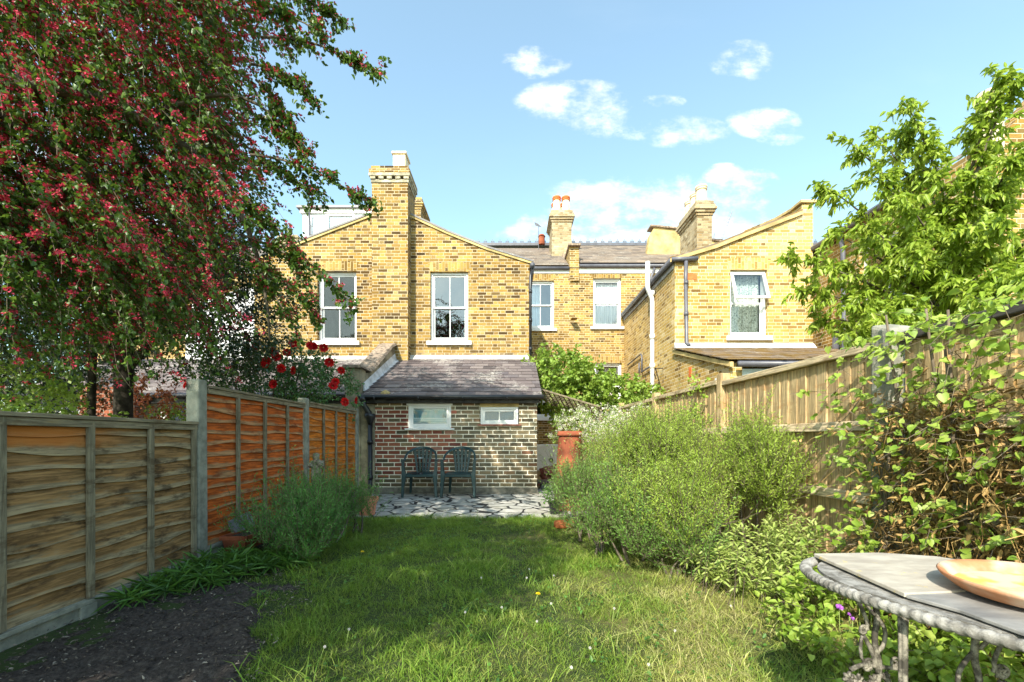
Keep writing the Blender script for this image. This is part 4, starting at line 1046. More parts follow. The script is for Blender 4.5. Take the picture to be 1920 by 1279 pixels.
# ================================================================== right fence
def xr(Y): return 2.32 - (Y - 2.65) * .03125
M['w_feather'] = wood('featheredge_boards', (.68, .50, .27), (.78, .67, .48), (.36, .22, .10), horiz=False, wornamt=.75, edge=0)
M['w_frail'] = wood('fence_rail', (.60, .45, .24), (.70, .58, .40), (.22, .15, .08), wornamt=.6)
M['w_black'] = wood('black_rail', (.05, .045, .04), (.12, .11, .10), (.02, .02, .02), wornamt=.5)
rf_ = thing('garden_fence', 'pale timber featheredge fence along the right side, rails and capping facing the garden', 'fence', (xr(4.5), 4.5, 0))
def feather(y0, y1, z0, z1, capmat, label, rails):
    m = MB(); y = y0
    while y < y1 - .01:
        w = .105 + rnd.uniform(-.003, .003); b = min(y + w + .012, y1); k = rnd.uniform(-.003, .003); dzz = rnd.uniform(-.006, .0)
        xa, xb = xr(y), xr(b)
        # tapered board: thick edge nearer the camera
        m.add([(xa - .016 + k, y, z0), (xb - .004 + k, b, z0), (xb + .004, b, z0), (xa + .004, y, z0), (xa - .016 + k, y, z1 + dzz), (xb - .004 + k, b, z1 + dzz), (xb + .004, b, z1 + dzz), (xa + .004, y, z1 + dzz)],
              [(3, 2, 1, 0), (4, 5, 6, 7), (0, 1, 5, 4), (1, 2, 6, 5), (2, 3, 7, 6), (3, 0, 4, 7)], [0, 1, 1, 0] * 2)
        y += w
    pn = m.build('panel', M['w_feather'], rf_, attr='v'); pn['label'] = label
    for zr in rails:
        m = MB(); m.hexa([(xr(y0) - .062, y0, zr - .03), (xr(y0) - .018, y0, zr - .03), (xr(y1) - .018, y1, zr - .03), (xr(y1) - .062, y1, zr - .03),
                          (xr(y0) - .050, y0, zr + .03), (xr(y0) - .018, y0, zr + .038), (xr(y1) - .018, y1, zr + .038), (xr(y1) - .050, y1, zr + .03)])
        m.build('rail', M['w_frail'], pn, attr='v', bevel=.004)
    m = MB(); m.hexa([(xr(y0) - .055, y0, z1), (xr(y0) + .03, y0, z1), (xr(y1) + .03, y1, z1), (xr(y1) - .055, y1, z1), (xr(y0) - .055, y0, z1 + .05), (xr(y0) + .03, y0, z1 + .058), (xr(y1) + .03, y1, z1 + .058), (xr(y1) - .055, y1, z1 + .05)])
    m.build('capping', M[capmat], pn, attr='v', bevel=.006)
feather(2.69, 4.50, .16, 1.605, 'w_frail', 'sunlit featheredge panel beside the concrete post', (.66, 1.13))
feather(4.61, 6.44, .16, 1.63, 'w_frail', 'featheredge panel behind the rosemary', (.66, 1.13))
feather(6.54, 8.30, .16, 1.62, 'w_frail', 'farthest featheredge panel', (.66, 1.13))
feather(.5, 2.52, .10, 1.62, 'w_black', 'nearest panel with a black capping rail under the climber', (.66, 1.13))
for yp_ in (4.555, 6.49, 8.35):
    m = MB(); x = xr(yp_); m.box(x - .055, x + .045, yp_ - .05, yp_ + .05, -.05, 1.74); m.build('post', M['w_feather'], rf_, attr='v', bevel=.006)
m = MB(); x = xr(2.6)
m.hexa([(x - .08, 2.53, -.1), (x + .06, 2.53, -.1), (x + .06, 2.68, -.1), (x - .08, 2.68, -.1), (x - .075, 2.53, 1.70), (x + .06, 2.53, 1.72), (x + .06, 2.68, 1.77), (x - .075, 2.68, 1.76)])
cpst = m.build('post', M['concrete'], rf_, bevel=.02); cpst['label'] = 'leaning concrete post'
m = MB()
for (a, b) in ((.5, 2.52), (2.69, 4.5), (4.61, 6.44), (6.54, 8.3)): m.hexa([(xr(a) - .03, a, -.1), (xr(a) + .02, a, -.1), (xr(b) + .02, b, -.1), (xr(b) - .03, b, -.1), (xr(a) - .03, a, .155), (xr(a) + .02, a, .155), (xr(b) + .02, b, .155), (xr(b) - .03, b, .155)])
# the near panel's boards start lower, keep its gravel board under it
m.build('gravel_board', M['w_frail'], rf_, attr='v')
m = MB(); m.tube([(2.19, 2.50, .20), (2.13, 2.62, .62)], .006, 6)
tag(m.build('garden_cane', M['w_batten'], attr='v'), 'thin garden cane leaning against the right fence above the table', 'cane')
# a boulder-like stone on top of the near right panel
m = MB(); m.lathe([(.0, 0), (.10, .01), (.14, .05), (.12, .09), (.05, .115), (0, .12)], (0, 0, 0), 14, 1, .7)
m.v = [(x + xr(2.2) - .0 + rnd.uniform(-.006, .006), y + 2.40, z + 1.672) for x, y, z in m.v]

# ================================================================== chairs
g = G('green_plastic'); p = g.tc()
M['green'] = g.fin(g.mix(g.noise(p, 6, 4), (.006, .030, .034), (.011, .045, .048)), .40, g.bump(g.noise(p, 40, 2), .05, .002), .5)
def chair(label):
    t = thing('plastic_chair', label, 'chair', (0, 0, 0), 'green plastic garden chairs by the outhouse')
    # seat : curved slab with waterfall front
    m = MB(); N = 10; top = []
    for j in range(N + 1):
        v = j / N; yy = -.22 + .42 * v
        hw = .225 - .03 * v
        for i in range(N + 1):
            u = -1 + 2 * i / N
            z = .405 - .022 * (1 - u * u) * math.sin(v * math.pi) + .010 * abs(u) ** 3 - (.030 * (1 - v / .2) ** 2 if v < .2 else 0)
            yo = -.02 * (1 - u * u) * (1 - v)
            top.append((u * hw, yy + yo, z))
    nv = len(top); fs = [(j * (N + 1) + i, j * (N + 1) + i + 1, (j + 1) * (N + 1) + i + 1, (j + 1) * (N + 1) + i) for j in range(N) for i in range(N)]
    m.add(top, fs)
    o = m.build('seat', M['green'], t, smooth=True, recalc=False); md = o.modifiers.new('s', 'SOLIDIFY'); md.thickness = .016
    m = MB(); m.hexa([(-.22, -.245, .350), (.22, -.245, .350), (.22, -.232, .350), (-.22, -.232, .350), (-.22, -.246, .392), (.22, -.246, .392), (.22, -.232, .392), (-.22, -.232, .392)])
    m.build('apron', M['green'], t, bevel=.004)
    # back: one arch band from arm to arm, plus fanned slats
    pts = []
    for i in range(25):
        a = math.pi * i / 24
        X_ = -.275 * math.cos(a); 
        Z = .635 + .215 * math.sin(a) ** .75
        Yb = -.10 + .34 * math.sin(a) ** .9
        pts.append((X_, Yb, Z))
    m = MB()
    for i in range(25):
        x, y, z = pts[i]; a = math.pi * i / 24; c, s_ = math.cos(a), math.sin(a)
        wd = .030 + .012 * s_
        # band cross section: outer, inner
        ox, oz = -c * wd * .5, s_ * wd
        m.v += [(x + ox * .9, y - .012, z + oz * .5), (x + ox * .9, y + .012, z + oz * .5), (x - ox, y + .010, z - oz * .6), (x - ox, y - .014, z - oz * .6)]
    m.a = [0.0] * len(m.v)
    m.f = [(i * 4 + k, i * 4 + (k + 1) % 4, (i + 1) * 4 + (k + 1) % 4, (i + 1) * 4 + k) for i in range(24) for k in range(4)] + [(3, 2, 1, 0), (96, 97, 98, 99)]
    for k in range(5):
        u = (k - 2) / 2
        b0 = Vector((u * .095, .195, .40)); b1 = Vector((u * .150, .248, .828 - .02 * u * u))
        for (q0, q1, w0, w1) in ((0, .34, .038, .040), (.34, .68, .040, .046), (.68, 1, .046, .052)):
            A = b0.lerp(b1, q0); B = b0.lerp(b1, q1)
            A.y += .012 * math.sin(q0 * 3.1); B.y += .012 * math.sin(q1 * 3.1)
            m.hexa([A + Vector((-w0 / 2, -.005, 0)), A + Vector((w0 / 2, -.005, 0)), A + Vector((w0 / 2, .006, 0)), A + Vector((-w0 / 2, .006, 0)),
                    B + Vector((-w1 / 2, -.005, 0)), B + Vector((w1 / 2, -.005, 0)), B + Vector((w1 / 2, .006, 0)), B + Vector((-w1 / 2, .006, 0))])
    for q in (.12, .36, .60, .82):
        A = Vector((0, .195, .40)).lerp(Vector((0, .248, .828)), q); w = (.115 + .055 * q)
        m.box(-w, w, A.y + .006, A.y + .014, A.z - .011, A.z + .011)
    m.build('backrest', M['green'], t, smooth=False, bevel=.003)
    for sx in (-1, 1):
        m = MB(); ap = [(-.23, .028), (-.14, .034), (-.04, .032), (.04, .026)]
        q = []
        for yy, w in ap: q += [(sx * .285 - w, yy, .628 + .01 * (yy + .2)), (sx * .285 + w, yy, .628 + .01 * (yy + .2)), (sx * .285 + w * .9, yy, .648 + .012 * (yy + .2)), (sx * .285 - w * .9, yy, .648 + .012 * (yy + .2))]
        m.add(q, [(i * 4 + k, i * 4 + (k + 1) % 4, (i + 1) * 4 + (k + 1) % 4, (i + 1) * 4 + k) for i in range(3) for k in range(4)] + [(0, 1, 2, 3), (12, 13, 14, 15)])
        m.build('arm', M['green'], t, bevel=.006)
        # front leg: upright from arm to seat then splayed tapering panel to the floor
        def panel(lst, nm):
            m = MB(); q = []
            for (x, y, z, wx, wy) in lst: q += [(x - wx, y - wy, z), (x + wx, y - wy, z), (x + wx, y + wy, z), (x - wx, y + wy, z)]
            m.add(q, [(i * 4 + k, i * 4 + (k + 1) % 4, (i + 1) * 4 + (k + 1) % 4, (i + 1) * 4 + k) for i in range(len(lst) - 1) for k in range(4)] + [(0, 1, 2, 3), tuple(range(len(q) - 4, len(q)))])
            m.build(nm, M['green'], t, bevel=.004)
        panel([(sx * .287, -.225, .0, .019, .030), (sx * .278, -.205, .20, .025, .034), (sx * .262, -.200, .385, .040, .036), (sx * .275, -.195, .45, .027, .034), (sx * .285, -.19, .63, .022, .034)], 'leg')
        panel([(sx * .235, .27, .0, .018, .018), (sx * .215, .235, .20, .022, .022), (sx * .195, .19, .39, .028, .024)], 'leg')
    return t
c1 = chair('dark green plastic armchair on the left with a glass candle lantern on its seat')
c2 = copy_tree(c1); c2['label'] = 'dark green plastic armchair with nothing on its seat, right of the other'
c1.location = (-1.615, 7.58, .032); c1.rotation_euler[2] = R(4)
c2.location = (-.925, 7.58, .032); c2.rotation_euler[2] = R(-2)
ln = thing('candle_lantern', 'tall clear glass cylinder lantern standing on the left green chair', 'lantern', (-1.60, 7.44, .415))
m = MB(); m.lathe([(.045, .418), (.050, .43), (.042, .44), (.040, .455)], (-1.60, 7.44, 0), 20); m.build('base', M['black'], ln, smooth=True)
m = MB(); m.lathe([(.036, .455), (.037, .70)], (-1.60, 7.44, 0), 20, closed=False); m.build('glass_cylinder', M['glass'], ln, smooth=True)
m = MB(); m.lathe([(.018, .455), (.018, .60)], (-1.60, 7.44, 0), 12); m.build('candle', plain('dark_candle', (.05, .08, .07), .5), ln, smooth=True)
m = MB(); m.lathe([(.052, .70), (.056, .705), (.056, .713), (.02, .722)], (-1.60, 7.44, 0), 20); m.build('lid', plain('pale_metal_lid', (.45, .5, .48), .35, .5, metal=.8), ln, smooth=True)
ln.location = (-1.60, 7.44, .415)
m = MB(); m.lathe([(.03, 0), (.055, .012), (.058, .018), (.03, .008)], (-1.70, 7.42, .418), 16)
tag(m.build('small_dish', M['black'], smooth=True), 'small black dish lying on the left green chair seat', 'dish')

# ================================================================== pots and statue
def pot(name, label, cat, x, y, z, r, h, mat, rim=True, group=None):
    t = thing(name, label, cat, (x, y, z), group)
    m = MB(); m.lathe([(r * .70, 0), (r * .93, h * .80), (r * .93, h * .80)], (x, y, z), 28); m.build('body', M[mat], t, smooth=False, bevel=.0)
    m = MB(); m.lathe([(r * .94, h * .78), (r * 1.06, h * .80), (r * 1.10, h), (r * .98, h), (r * .94, h * .86), (r * .2, h * .86)], (x, y, z), 28, closed=False); m.build('rim', M[mat], t, smooth=False)
    m = MB(); m.lathe([(r * .93, h * .87), (0.01, h * .9)], (x, y, z), 20, closed=False); m.build('compost', M['soil'], t)
    return t
M['potpink'] = plain('plastic_terracotta', (.62, .25, .15), .55, .4, .08, 4)
pot('plant_pot', 'terracotta coloured round plant pot at the left corner of the patio', 'pot', -1.94, 5.72, .0, .135, .26, 'potpink')
pot('plant_pot', 'small dark blue pot with a seedling at the right end of the patio', 'pot', .565, 5.75, .03, .075, .17, 'black')
# big chimney pot used as planter
bp = thing('chimney_pot', 'tall terracotta chimney pot standing upright by the rosemary', 'chimney pot', (.84, 6.2, 0))
m = MB(); m.lathe([(.235, 0), (.24, .05), (.225, .10), (.205, .5), (.165, 1.05), (.160, 1.08)], (.84, 6.2, 0), 36)
m.build('body', M['terracotta'], bp, smooth=True)
m = MB(); m.lathe([(.160, 1.08), (.185, 1.085), (.19, 1.11), (.175, 1.125), (.178, 1.15), (.15, 1.155), (.13, 1.10), (.03, 1.05)], (.84, 6.2, 0), 36, closed=False)
m.build('rim', M['terracotta'], bp, smooth=True)
m = MB(); m.tube([(.42, 5.05, .055), (.62, 5.12, .05)], [.045, .065], 16)
m.v = [(x + .08, y - .12, z) for x, y, z in m.v]
tag(m.build('plant_pot', plain('orange_clay', (.58, .17, .06), .8), smooth=True), 'small orange clay pot lying on its side under the rosemary edge', 'pot')
# oblong trough with slate
tr = thing('planter_trough', 'small oblong terracotta trough at the foot of the orange fence', 'planter', (-2.40, 3.85, .06))
m = MB()
m.hexa([(-2.50, 3.72, .06), (-2.34, 3.72, .06), (-2.34, 4.12, .06), (-2.50, 4.12, .06), (-2.52, 3.70, .17), (-2.31, 3.70, .17), (-2.31, 4.14, .17), (-2.52, 4.14, .17)])
m.build('body', M['terracotta'], tr, bevel=.006)
m = MB()
for (a, b, c_, d) in ((-2.535, -2.515, 3.69, 4.15), (-2.315, -2.295, 3.69, 4.15), (-2.515, -2.315, 3.69, 3.71), (-2.515, -2.315, 4.13, 4.15)): m.box(a, b, c_, d, .165, .20)
m.build('rim', M['terracotta'], tr, bevel=.004)
m = MB(); m.box(-2.51, -2.32, 3.715, 4.125, .165, .178); m.build('compost', M['soil'], tr)
m = MB(); m.hexa([(-2.53, 3.86, .19), (-2.515, 3.86, .19), (-2.495, 4.16, .20), (-2.51, 4.16, .20), (-2.575, 3.85, .30), (-2.56, 3.85, .30), (-2.55, 4.15, .34), (-2.565, 4.15, .34)])
tag(m.build('slate_piece', plain('loose_slate', (.20, .20, .23), .6, .4, .2, 10, .4)), 'broken grey roof slate leaning on the fence behind the trough', 'slate')
# stone figure
stt = thing('garden_statue', 'weathered stone cherub statue on a plinth beside the orange fence', 'statue', (-2.36, 5.15, 0))
g = G('statue_stone'); p = g.tc(); n1 = g.noise(p, 25, 5, .7)
M['statue'] = g.fin(g.mix(g.smooth(n1, .35, .65), (.12, .105, .075), (.40, .35, .26)), .95, g.bump(n1, .9, .01))
m = MB(); m.box(-2.46, -2.26, 5.05, 5.25, 0, .42); m.box(-2.48, -2.24, 5.03, 5.27, .42, .46); m.build('plinth', M['statue'], stt, bevel=.008)
me = bpy.data.meshes.new('figure'); bm = bmesh.new()
J = {'pel': (0, 0, .16, .055), 'wai': (0, 0, .22, .05), 'che': (.0, -.005, .28, .055), 'nec': (0, -.005, .325, .028), 'hea': (0, -.012, .375, .046), 'top': (0, -.008, .41, .040),
     'ls': (-.055, 0, .295, .026), 'le': (-.075, -.03, .24, .02), 'lh': (-.02, -.07, .26, .016), 'rs': (.055, 0, .295, .026), 're': (.085, -.03, .25, .02), 'rh': (.05, -.07, .30, .018),
     'lk': (-.03, -.015, .085, .035), 'lf': (-.03, 0, .0, .025), 'rk': (.03, -.005, .085, .035), 'rf': (.035, 0, .0, .025), 'vas': (.045, -.075, .33, .028)}
E_ = [('pel', 'wai'), ('wai', 'che'), ('che', 'nec'), ('nec', 'hea'), ('hea', 'top'), ('che', 'ls'), ('ls', 'le'), ('le', 'lh'), ('che', 'rs'), ('rs', 're'), ('re', 'rh'), ('rh', 'vas'), ('pel', 'lk'), ('lk', 'lf'), ('pel', 'rk'), ('rk', 'rf')]
vs = {k: bm.verts.new((v[0] - 2.36, v[1] + 5.15, v[2] + .465)) for k, v in J.items()}
for a, b in E_: bm.edges.new((vs[a], vs[b]))
bm.to_mesh(me); bm.free()
o = link('figure', me, M['statue'], stt)
md = o.modifiers.new('skin', 'SKIN')
for i, k in enumerate(J): me.skin_vertices[0].data[i].radius = (J[k][3], J[k][3]); me.skin_vertices[0].data[i].use_root = (k == 'pel')
o.modifiers.new('sub', 'SUBSURF').render_levels = 2; o.modifiers['sub'].levels = 2
# things in the side passage
tb = thing('storage_box', 'small grey box with a board on top behind the outhouse corner', 'box', (.78, 8.7, .02))
m = MB(); m.box(.58, .98, 8.6, 8.9, .03, .14); m.build('box', plain('grey_box', (.10, .11, .12), .5), tb, bevel=.01)
m = MB(); m.box(.50, .95, 8.55, 8.95, .143, .19); m.build('lid', plain('dark_board', (.06, .05, .045), .7), tb, bevel=.008)
m = MB(); m.box(.56, 1.5, 9.2, 9.32, .03, .16); m.box(.60, 1.2, 9.36, 9.5, .03, .12)
tag(m.build('brick_edging', M['redbrick'], bevel=.01), 'low row of red bricks behind the grey box', 'bricks')
m = MB(); me = None
bm = bmesh.new(); bmesh.ops.create_icosphere(bm, subdivisions=4, radius=1)
for v_ in bm.verts:
    q = v_.co.copy(); d_ = noise.noise(q * 1.7) * .35 + noise.noise(q * 4.5) * .2 + abs(noise.noise(q * 9)) * .12
    v_.co = Vector((q.x * .42 * (1 + d_) + 1.12, q.y * .25 * (1 + d_) + 9.85, max(.03, q.z * .24 * (1 + d_) + .22)))
me = bpy.data.meshes.new('sack'); bm.to_mesh(me); bm.free()
tag(link('crumpled_sack', me, plain('maroon_plastic', (.17, .045, .035), .35, .5, .3, 9, .3), None), 'crumpled maroon plastic sack piled in the side passage', 'sack')

# ================================================================== table
TZ = .70
ca, sa = math.cos(R(138.4)), math.sin(R(138.4)); tcx, tcy, ta, tb_ = 1.389, .725, .764, .394
def TE(u, v): return (tcx + u * ca - v * sa, tcy + u * sa + v * ca)
g = G('cast_metal'); p = g.tc(); n1 = g.noise(p, 30, 6, .7); n2 = g.noise(p, 140, 4, .7)
M['cast'] = g.fin(g.mix(g.smooth(n1, .35, .65), (.13, .12, .105), (.34, .325, .30)), .75, g.bump(n1 * .6 + n2, .8, .003), .4, Metallic=.1)
g = G('dark_cast_metal'); p = g.tc(); n1 = g.noise(p, 35, 5, .7)
M['castd'] = g.fin(g.mix(g.smooth(n1, .42, .62), (.055, .048, .038), (.26, .235, .19)), .75, g.bump(n1, .9, .004), .4, Metallic=.15)
tbl = thing('garden_table', 'weathered oval cast-metal garden table with a rope edge and scrolled legs', 'table', (tcx, tcy, 0))
NS = 150
# lattice top: rings and scroll ribs
m = MB()
outer = [TE(ta * .93 * math.cos(2 * math.pi * i / NS), tb_ * .88 * math.sin(2 * math.pi * i / NS)) for i in range(NS)]
holes = []
for ring, (fr_, cnt, hr, hs) in enumerate(((.80, 40, .030, .010), (.66, 34, .026, .011), (.51, 28, .024, .011), (.36, 20, .022, .012), (.2, 10, .02, .012))):
    for k in range(cnt):
        a = 2 * math.pi * (k + .5 * (ring % 2)) / cnt; u, v = ta * fr_ * math.cos(a), tb_ * fr_ * math.sin(a)
        rot = a + (.7 if ring % 2 else -.7) + rnd.uniform(-.2, .2); sc_ = rnd.uniform(.6, 1)
        hl = []
        for q in range(8):
            b = 2 * math.pi * q / 8; lx, ly = hr * sc_ * .62 * math.cos(b), hs * sc_ * .8 * math.sin(b)
            hl.append(TE(u + lx * math.cos(rot) - ly * math.sin(rot), v + lx * math.sin(rot) + ly * math.cos(rot)))
        holes.append(hl)
m.plate(outer, holes, TZ - .012, TZ - .004, 'z')
m.build('tabletop', M['cast'], tbl)
m = MB(); nseg = 1140
ring_ = []
for i in range(nseg):
    a = 2 * math.pi * i / nseg; bx, by = TE(ta * .965 * math.cos(a), tb_ * .94 * math.sin(a))
    nx_, ny_ = TE(ta * math.cos(a), tb_ * math.sin(a)); d_ = Vector((nx_ - tcx, ny_ - tcy, 0)).normalized()
    rad = 1
    for k in range(10):
        b = 2 * math.pi * k / 10
        rr = .0118 * (1 + .12 * math.sin(i * 2 * math.pi / 6 + b * 1.0) + .03 * math.sin(i * .13))
        m.v.append((bx + d_.x * rr * 1.15 * math.cos(b), by + d_.y * rr * 1.15 * math.cos(b), TZ - .012 + rr * math.sin(b)))
m.a = [0.0] * len(m.v)
m.f = [(i * 10 + k, i * 10 + (k + 1) % 10, ((i + 1) % nseg) * 10 + (k + 1) % 10, ((i + 1) % nseg) * 10 + k) for i in range(nseg) for k in range(10)]
m.build('rope_edge', M['cast'], tbl, smooth=True)
def onT(px, py, z=TZ + .004):
    Y = F * (H - z) / (py - 822); return ((px - 960) * Y / F, Y)
def scroll_leg(cx, cy, rotz, k=1.0, mir=1):
    """openwork cast leg: thin stems, tendrils and rosettes in a plane"""
    m = MB(); c, s_ = math.cos(rotz), math.sin(rotz)
    def W(pts): return [(cx + a * k * mir * c, cy + a * k * mir * s_, TZ - (TZ - z) * (k if z > .45 else 1)) for a, z in pts]
    def sm(pts, n=4):
        out = []
        P_ = [Vector((*p, 0)) for p in pts]
        for i in range(len(P_) - 1):
            a0, a1, a2, a3 = P_[max(i - 1, 0)], P_[i], P_[i + 1], P_[min(i + 2, len(P_) - 1)]
            for j in range(n):
                t = j / n
                q = .5 * ((2 * a1) + (-a0 + a2) * t + (2 * a0 - 5 * a1 + 4 * a2 - a3) * t * t + (-a0 + 3 * a1 - 3 * a2 + a3) * t ** 3)
                out.append((q.x, q.y))
        return out + [pts[-1]]
    def T(pts, r): m.tube(W(sm(pts)), r, 8)
    T([(-.057, .69), (-.03, .644), (-.02, .615), (-.028, .60)], .0042)
    T([(-.037, .69), (-.018, .655), (.0, .635)], .0042)
    T([(-.012, .69), (.003, .655), (.006, .62), (.0, .59), (.003, .555), (.012, .52), (.005, .47), (-.02, .38), (-.03, .28), (.0, .17), (.05, .07), (.09, .0)], .0062)
    T([(.008, .63), (.027, .60), (.024, .565), (.005, .548)], .0045)
    T([(-.034, .59), (-.038, .56), (-.033, .535), (-.02, .52)], .0035)
    T([(-.03, .59), (-.012, .56), (.0, .53), (.008, .50)], .005)
    T([(-.065, .512), (-.03, .522), (.02, .512), (.075, .505)], .005)
    T([(.01, .50), (.04, .47), (.05, .40), (.02, .33), (-.02, .30)], .006)
    T([(-.02, .48), (-.06, .42), (-.07, .34), (-.04, .27), (-.02, .2), (-.05, .09), (-.09, 0)], .007)
    def spiral(a0, z0, r0, turns):
        T([(a0 + r0 * (1 - .85 * i / 14) * math.cos(turns * 6.283 * i / 14), z0 + r0 * (1 - .85 * i / 14) * math.sin(turns * 6.283 * i / 14)) for i in range(15)], .0032)
    spiral(-.030, .602, .012, 1.6); spiral(-.018, .519, .017, 1.8); spiral(.055, .52, .014, 1.3); spiral(-.02, .34, .03, 1.6)
    for (a, z, r) in ((-.030, .602, .009), (-.018, .519, .012), (-.07, .495, .013), (-.045, .488, .012), (-.003, .484, .012), (.03, .49, .010)):
        for q in range(6):
            th = q * math.pi / 3 + .3; m.tube(W([(a + math.cos(th) * r * .3, z + math.sin(th) * r * .3), (a + math.cos(th) * r * 1.15, z + math.sin(th) * r * 1.15)]), [r * .5, r * .25], 6)
    return m.build('leg', M['castd'], tbl, smooth=True)
scroll_leg(1640 / 800 - 1.2, 1.0, R(8)); scroll_leg(.985, .90, R(-5), 1.45, -1); scroll_leg(1.62, .86, R(60), 1.2); scroll_leg(1.68, .42, R(100), 1.2)
lx0, ly0 = onT(1712, 1200, .62)
m = MB()
for (ox, oy, rr) in ((0, 0, .0058), (.007, .004, .0038), (-.006, .004, .0035)):
    m.tube([(lx0 + ox, ly0 + .02 + oy, TZ - .02), (lx0 + ox, ly0 + .02 + oy, .60), (lx0 + ox, ly0 + .02 + oy, .25), (lx0 + ox * 2, ly0 + .02 + oy, .0)], [rr * 1.4, rr, rr, rr * 1.2], 8)
m.build('leg', M['castd'], tbl, smooth=True)
m = MB(); m.tube([(.85, 1.0, .17), (1.3, .75, .14), (1.62, .86, .17)], .010, 8); m.tube([(.985, .90, .17), (1.3, .75, .14), (1.68, .42, .17)], .010, 8); m.build('stretcher', M['castd'], tbl)
# stone slabs lying on the table
g = G('stone_slab'); p = g.tc(); n1 = g.noise(g.stretch(p, 1, 2.5, 1), 7, 6, .65)
c = g.mix(g.smooth(n1, .3, .7), (.30, .265, .22), (.46, .42, .35)); c = g.mix(g.smooth(g.noise(p, 26, 5, .7), .60, .68) * g.smooth(g.noise(p, 4, 2), .48, .6), c, (.62, .46, .12))
M['slab'] = g.fin(c, .7, g.bump(n1 + g.noise(p, 90, 3) * .3, .35, .004), .4)
M['slabedge'] = plain('slab_side', (.16, .09, .06), .8)
z1_ = TZ + .012
A = [onT(1526, 1038, z1_), onT(1696, 1112, z1_), onT(1790, 1108, z1_), onT(1905, 1098, z1_), onT(1880, 1062, z1_), onT(1757, 1043, z1_), onT(1650, 1036, z1_)]
m = MB(); m.plate(A, [], TZ + .002, z1_, 'z')
tag(m.build('stone_slab', M['slab'], bevel=.002), 'thin tan-grey stone slab lying at the left end of the table top', 'slab')
B = [onT(1698, 1115, TZ + .008), onT(1790, 1111, TZ + .008), onT(1908, 1102, TZ + .008), (1.55, .86), (1.72, .40), (1.45, .28), onT(2050, 1232, TZ + .008), onT(1920, 1186, TZ + .008), onT(1800, 1143, TZ + .008)]
g = G('slab_grey'); p = g.tc(); n1 = g.noise(g.stretch(p, 1, 2.5, 1), 8, 6, .65)
M['slab2'] = g.fin(g.mix(g.smooth(n1, .3, .7), (.15, .145, .14), (.27, .26, .245)), .65, g.bump(n1, .35, .004), .4)
m = MB(); m.plate(B, [], TZ + .0, TZ + .008, 'z')
tag(m.build('stone_slab', M['slab2'], bevel=.002), 'darker grey stone slab lying under the terracotta saucer', 'slab')
sx_, sy_ = 1.125, .89
sau = thing('saucer', 'large terracotta plant saucer with yellow scum resting on the stone slabs', 'saucer', (sx_, sy_, z1_))
m = MB(); m.lathe([(.118, .002), (.142, .007), (.166, .028), (.171, .036), (.167, .039), (.158, .033), (.141, .014), (.0, .011)], (sx_, sy_, z1_), 48, closed=False)
g = G('saucer_clay'); p = g.tc(); c = g.mix(g.smooth(g.noise(p, 9, 5), .4, .65), (.42, .18, .08), (.58, .42, .30)); m.build('dish', g.fin(c, .75, None, .3), sau, smooth=True)
g = G('yellow_scum'); p = g.tc(); c = g.mix(g.smooth(g.noise(p, 11, 5), .45, .6), (.60, .52, .32), (.58, .44, .10))
m = MB(); m.lathe([(.142, .0165), (.0, .0165)], (sx_, sy_, z1_), 40, closed=False); m.build('residue', g.fin(c, .6), sau)
# ================================================================== vegetation
def leafmat(name, cols, trans=.3, rough=.45, spec=.4, tcol=None, cl=.55, fs=9):
    g = G(name); p = g.tc(); r = g.isl()
    nz = g.smooth(g.noise(p, fs, 3, .6), .28, .72)
    c = g.ramp(r * (1.0 - cl) + nz * cl, cols)
    c = g.mix(g.smooth(g.noise(p, 2.2, 3), .4, .62) * .45, c, g.mix(1.0, c, (.55, .66, .45), 'MULTIPLY'))
    b = g.bsdf(c, rough, None, spec)
    t = g.n('ShaderNodeBsdfTranslucent'); g.l(g.mix(.45, c, tcol) if tcol else c, t.inputs[0])
    return g.out(g.shmix(trans, b, X(g, t.outputs[0])))
M['bark'] = plain('bark', (.12, .10, .075), .95, .1, .4, 14, 1.0)
M['darkbark'] = plain('dark_bark', (.04, .035, .028), .95, .1, .4, 14, 1.0)
M['twig'] = plain('twig', (.15, .12, .085), .9, .1, .3, 10)
M['haw'] = leafmat('hawthorn_leaf', [(.026, .062, .010), (.04, .095, .015), (.062, .13, .02), (.11, .20, .03), (.035, .075, .012), (.09, .055, .02)], .30, .4, tcol=(.22, .36, .03))
M['haw2'] = leafmat('hawthorn_leaf_pale', [(.10, .20, .03), (.15, .27, .05), (.12, .22, .04), (.07, .14, .02)], .38, .4, tcol=(.35, .5, .06))
M['blossom'] = leafmat('red_blossom', [(.55, .02, .06), (.68, .04, .11), (.78, .10, .19), (.42, .015, .04), (.60, .04, .06), (.38, .04, .04)], .25, .6, .2)
M['darkleaf'] = leafmat('dark_evergreen_leaf', [(.012, .028, .009), (.018, .042, .012), (.03, .07, .02), (.012, .03, .012), (.06, .10, .02)], .15, .3, .5)
M['limeleaf'] = leafmat('lime_leaf', [(.16, .28, .03), (.24, .36, .05), (.30, .42, .08), (.12, .22, .03)], .35, .45, tcol=(.5, .6, .08))
M['cherry'] = leafmat('cherry_leaf', [(.17, .27, .02), (.24, .35, .03), (.32, .43, .05), (.40, .48, .08), (.19, .29, .025)], .42, .42, .4, tcol=(.5, .62, .06))
M['vine'] = leafmat('climber_leaf', [(.14, .24, .025), (.22, .34, .04), (.30, .42, .06), (.40, .48, .10), (.11, .19, .02)], .38, .45, .4, tcol=(.45, .55, .07))
M['rose_leaf'] = leafmat('rose_leaf', [(.045, .12, .035), (.065, .17, .05), (.095, .22, .07), (.15, .27, .07), (.05, .14, .05)], .2, .28, .55)
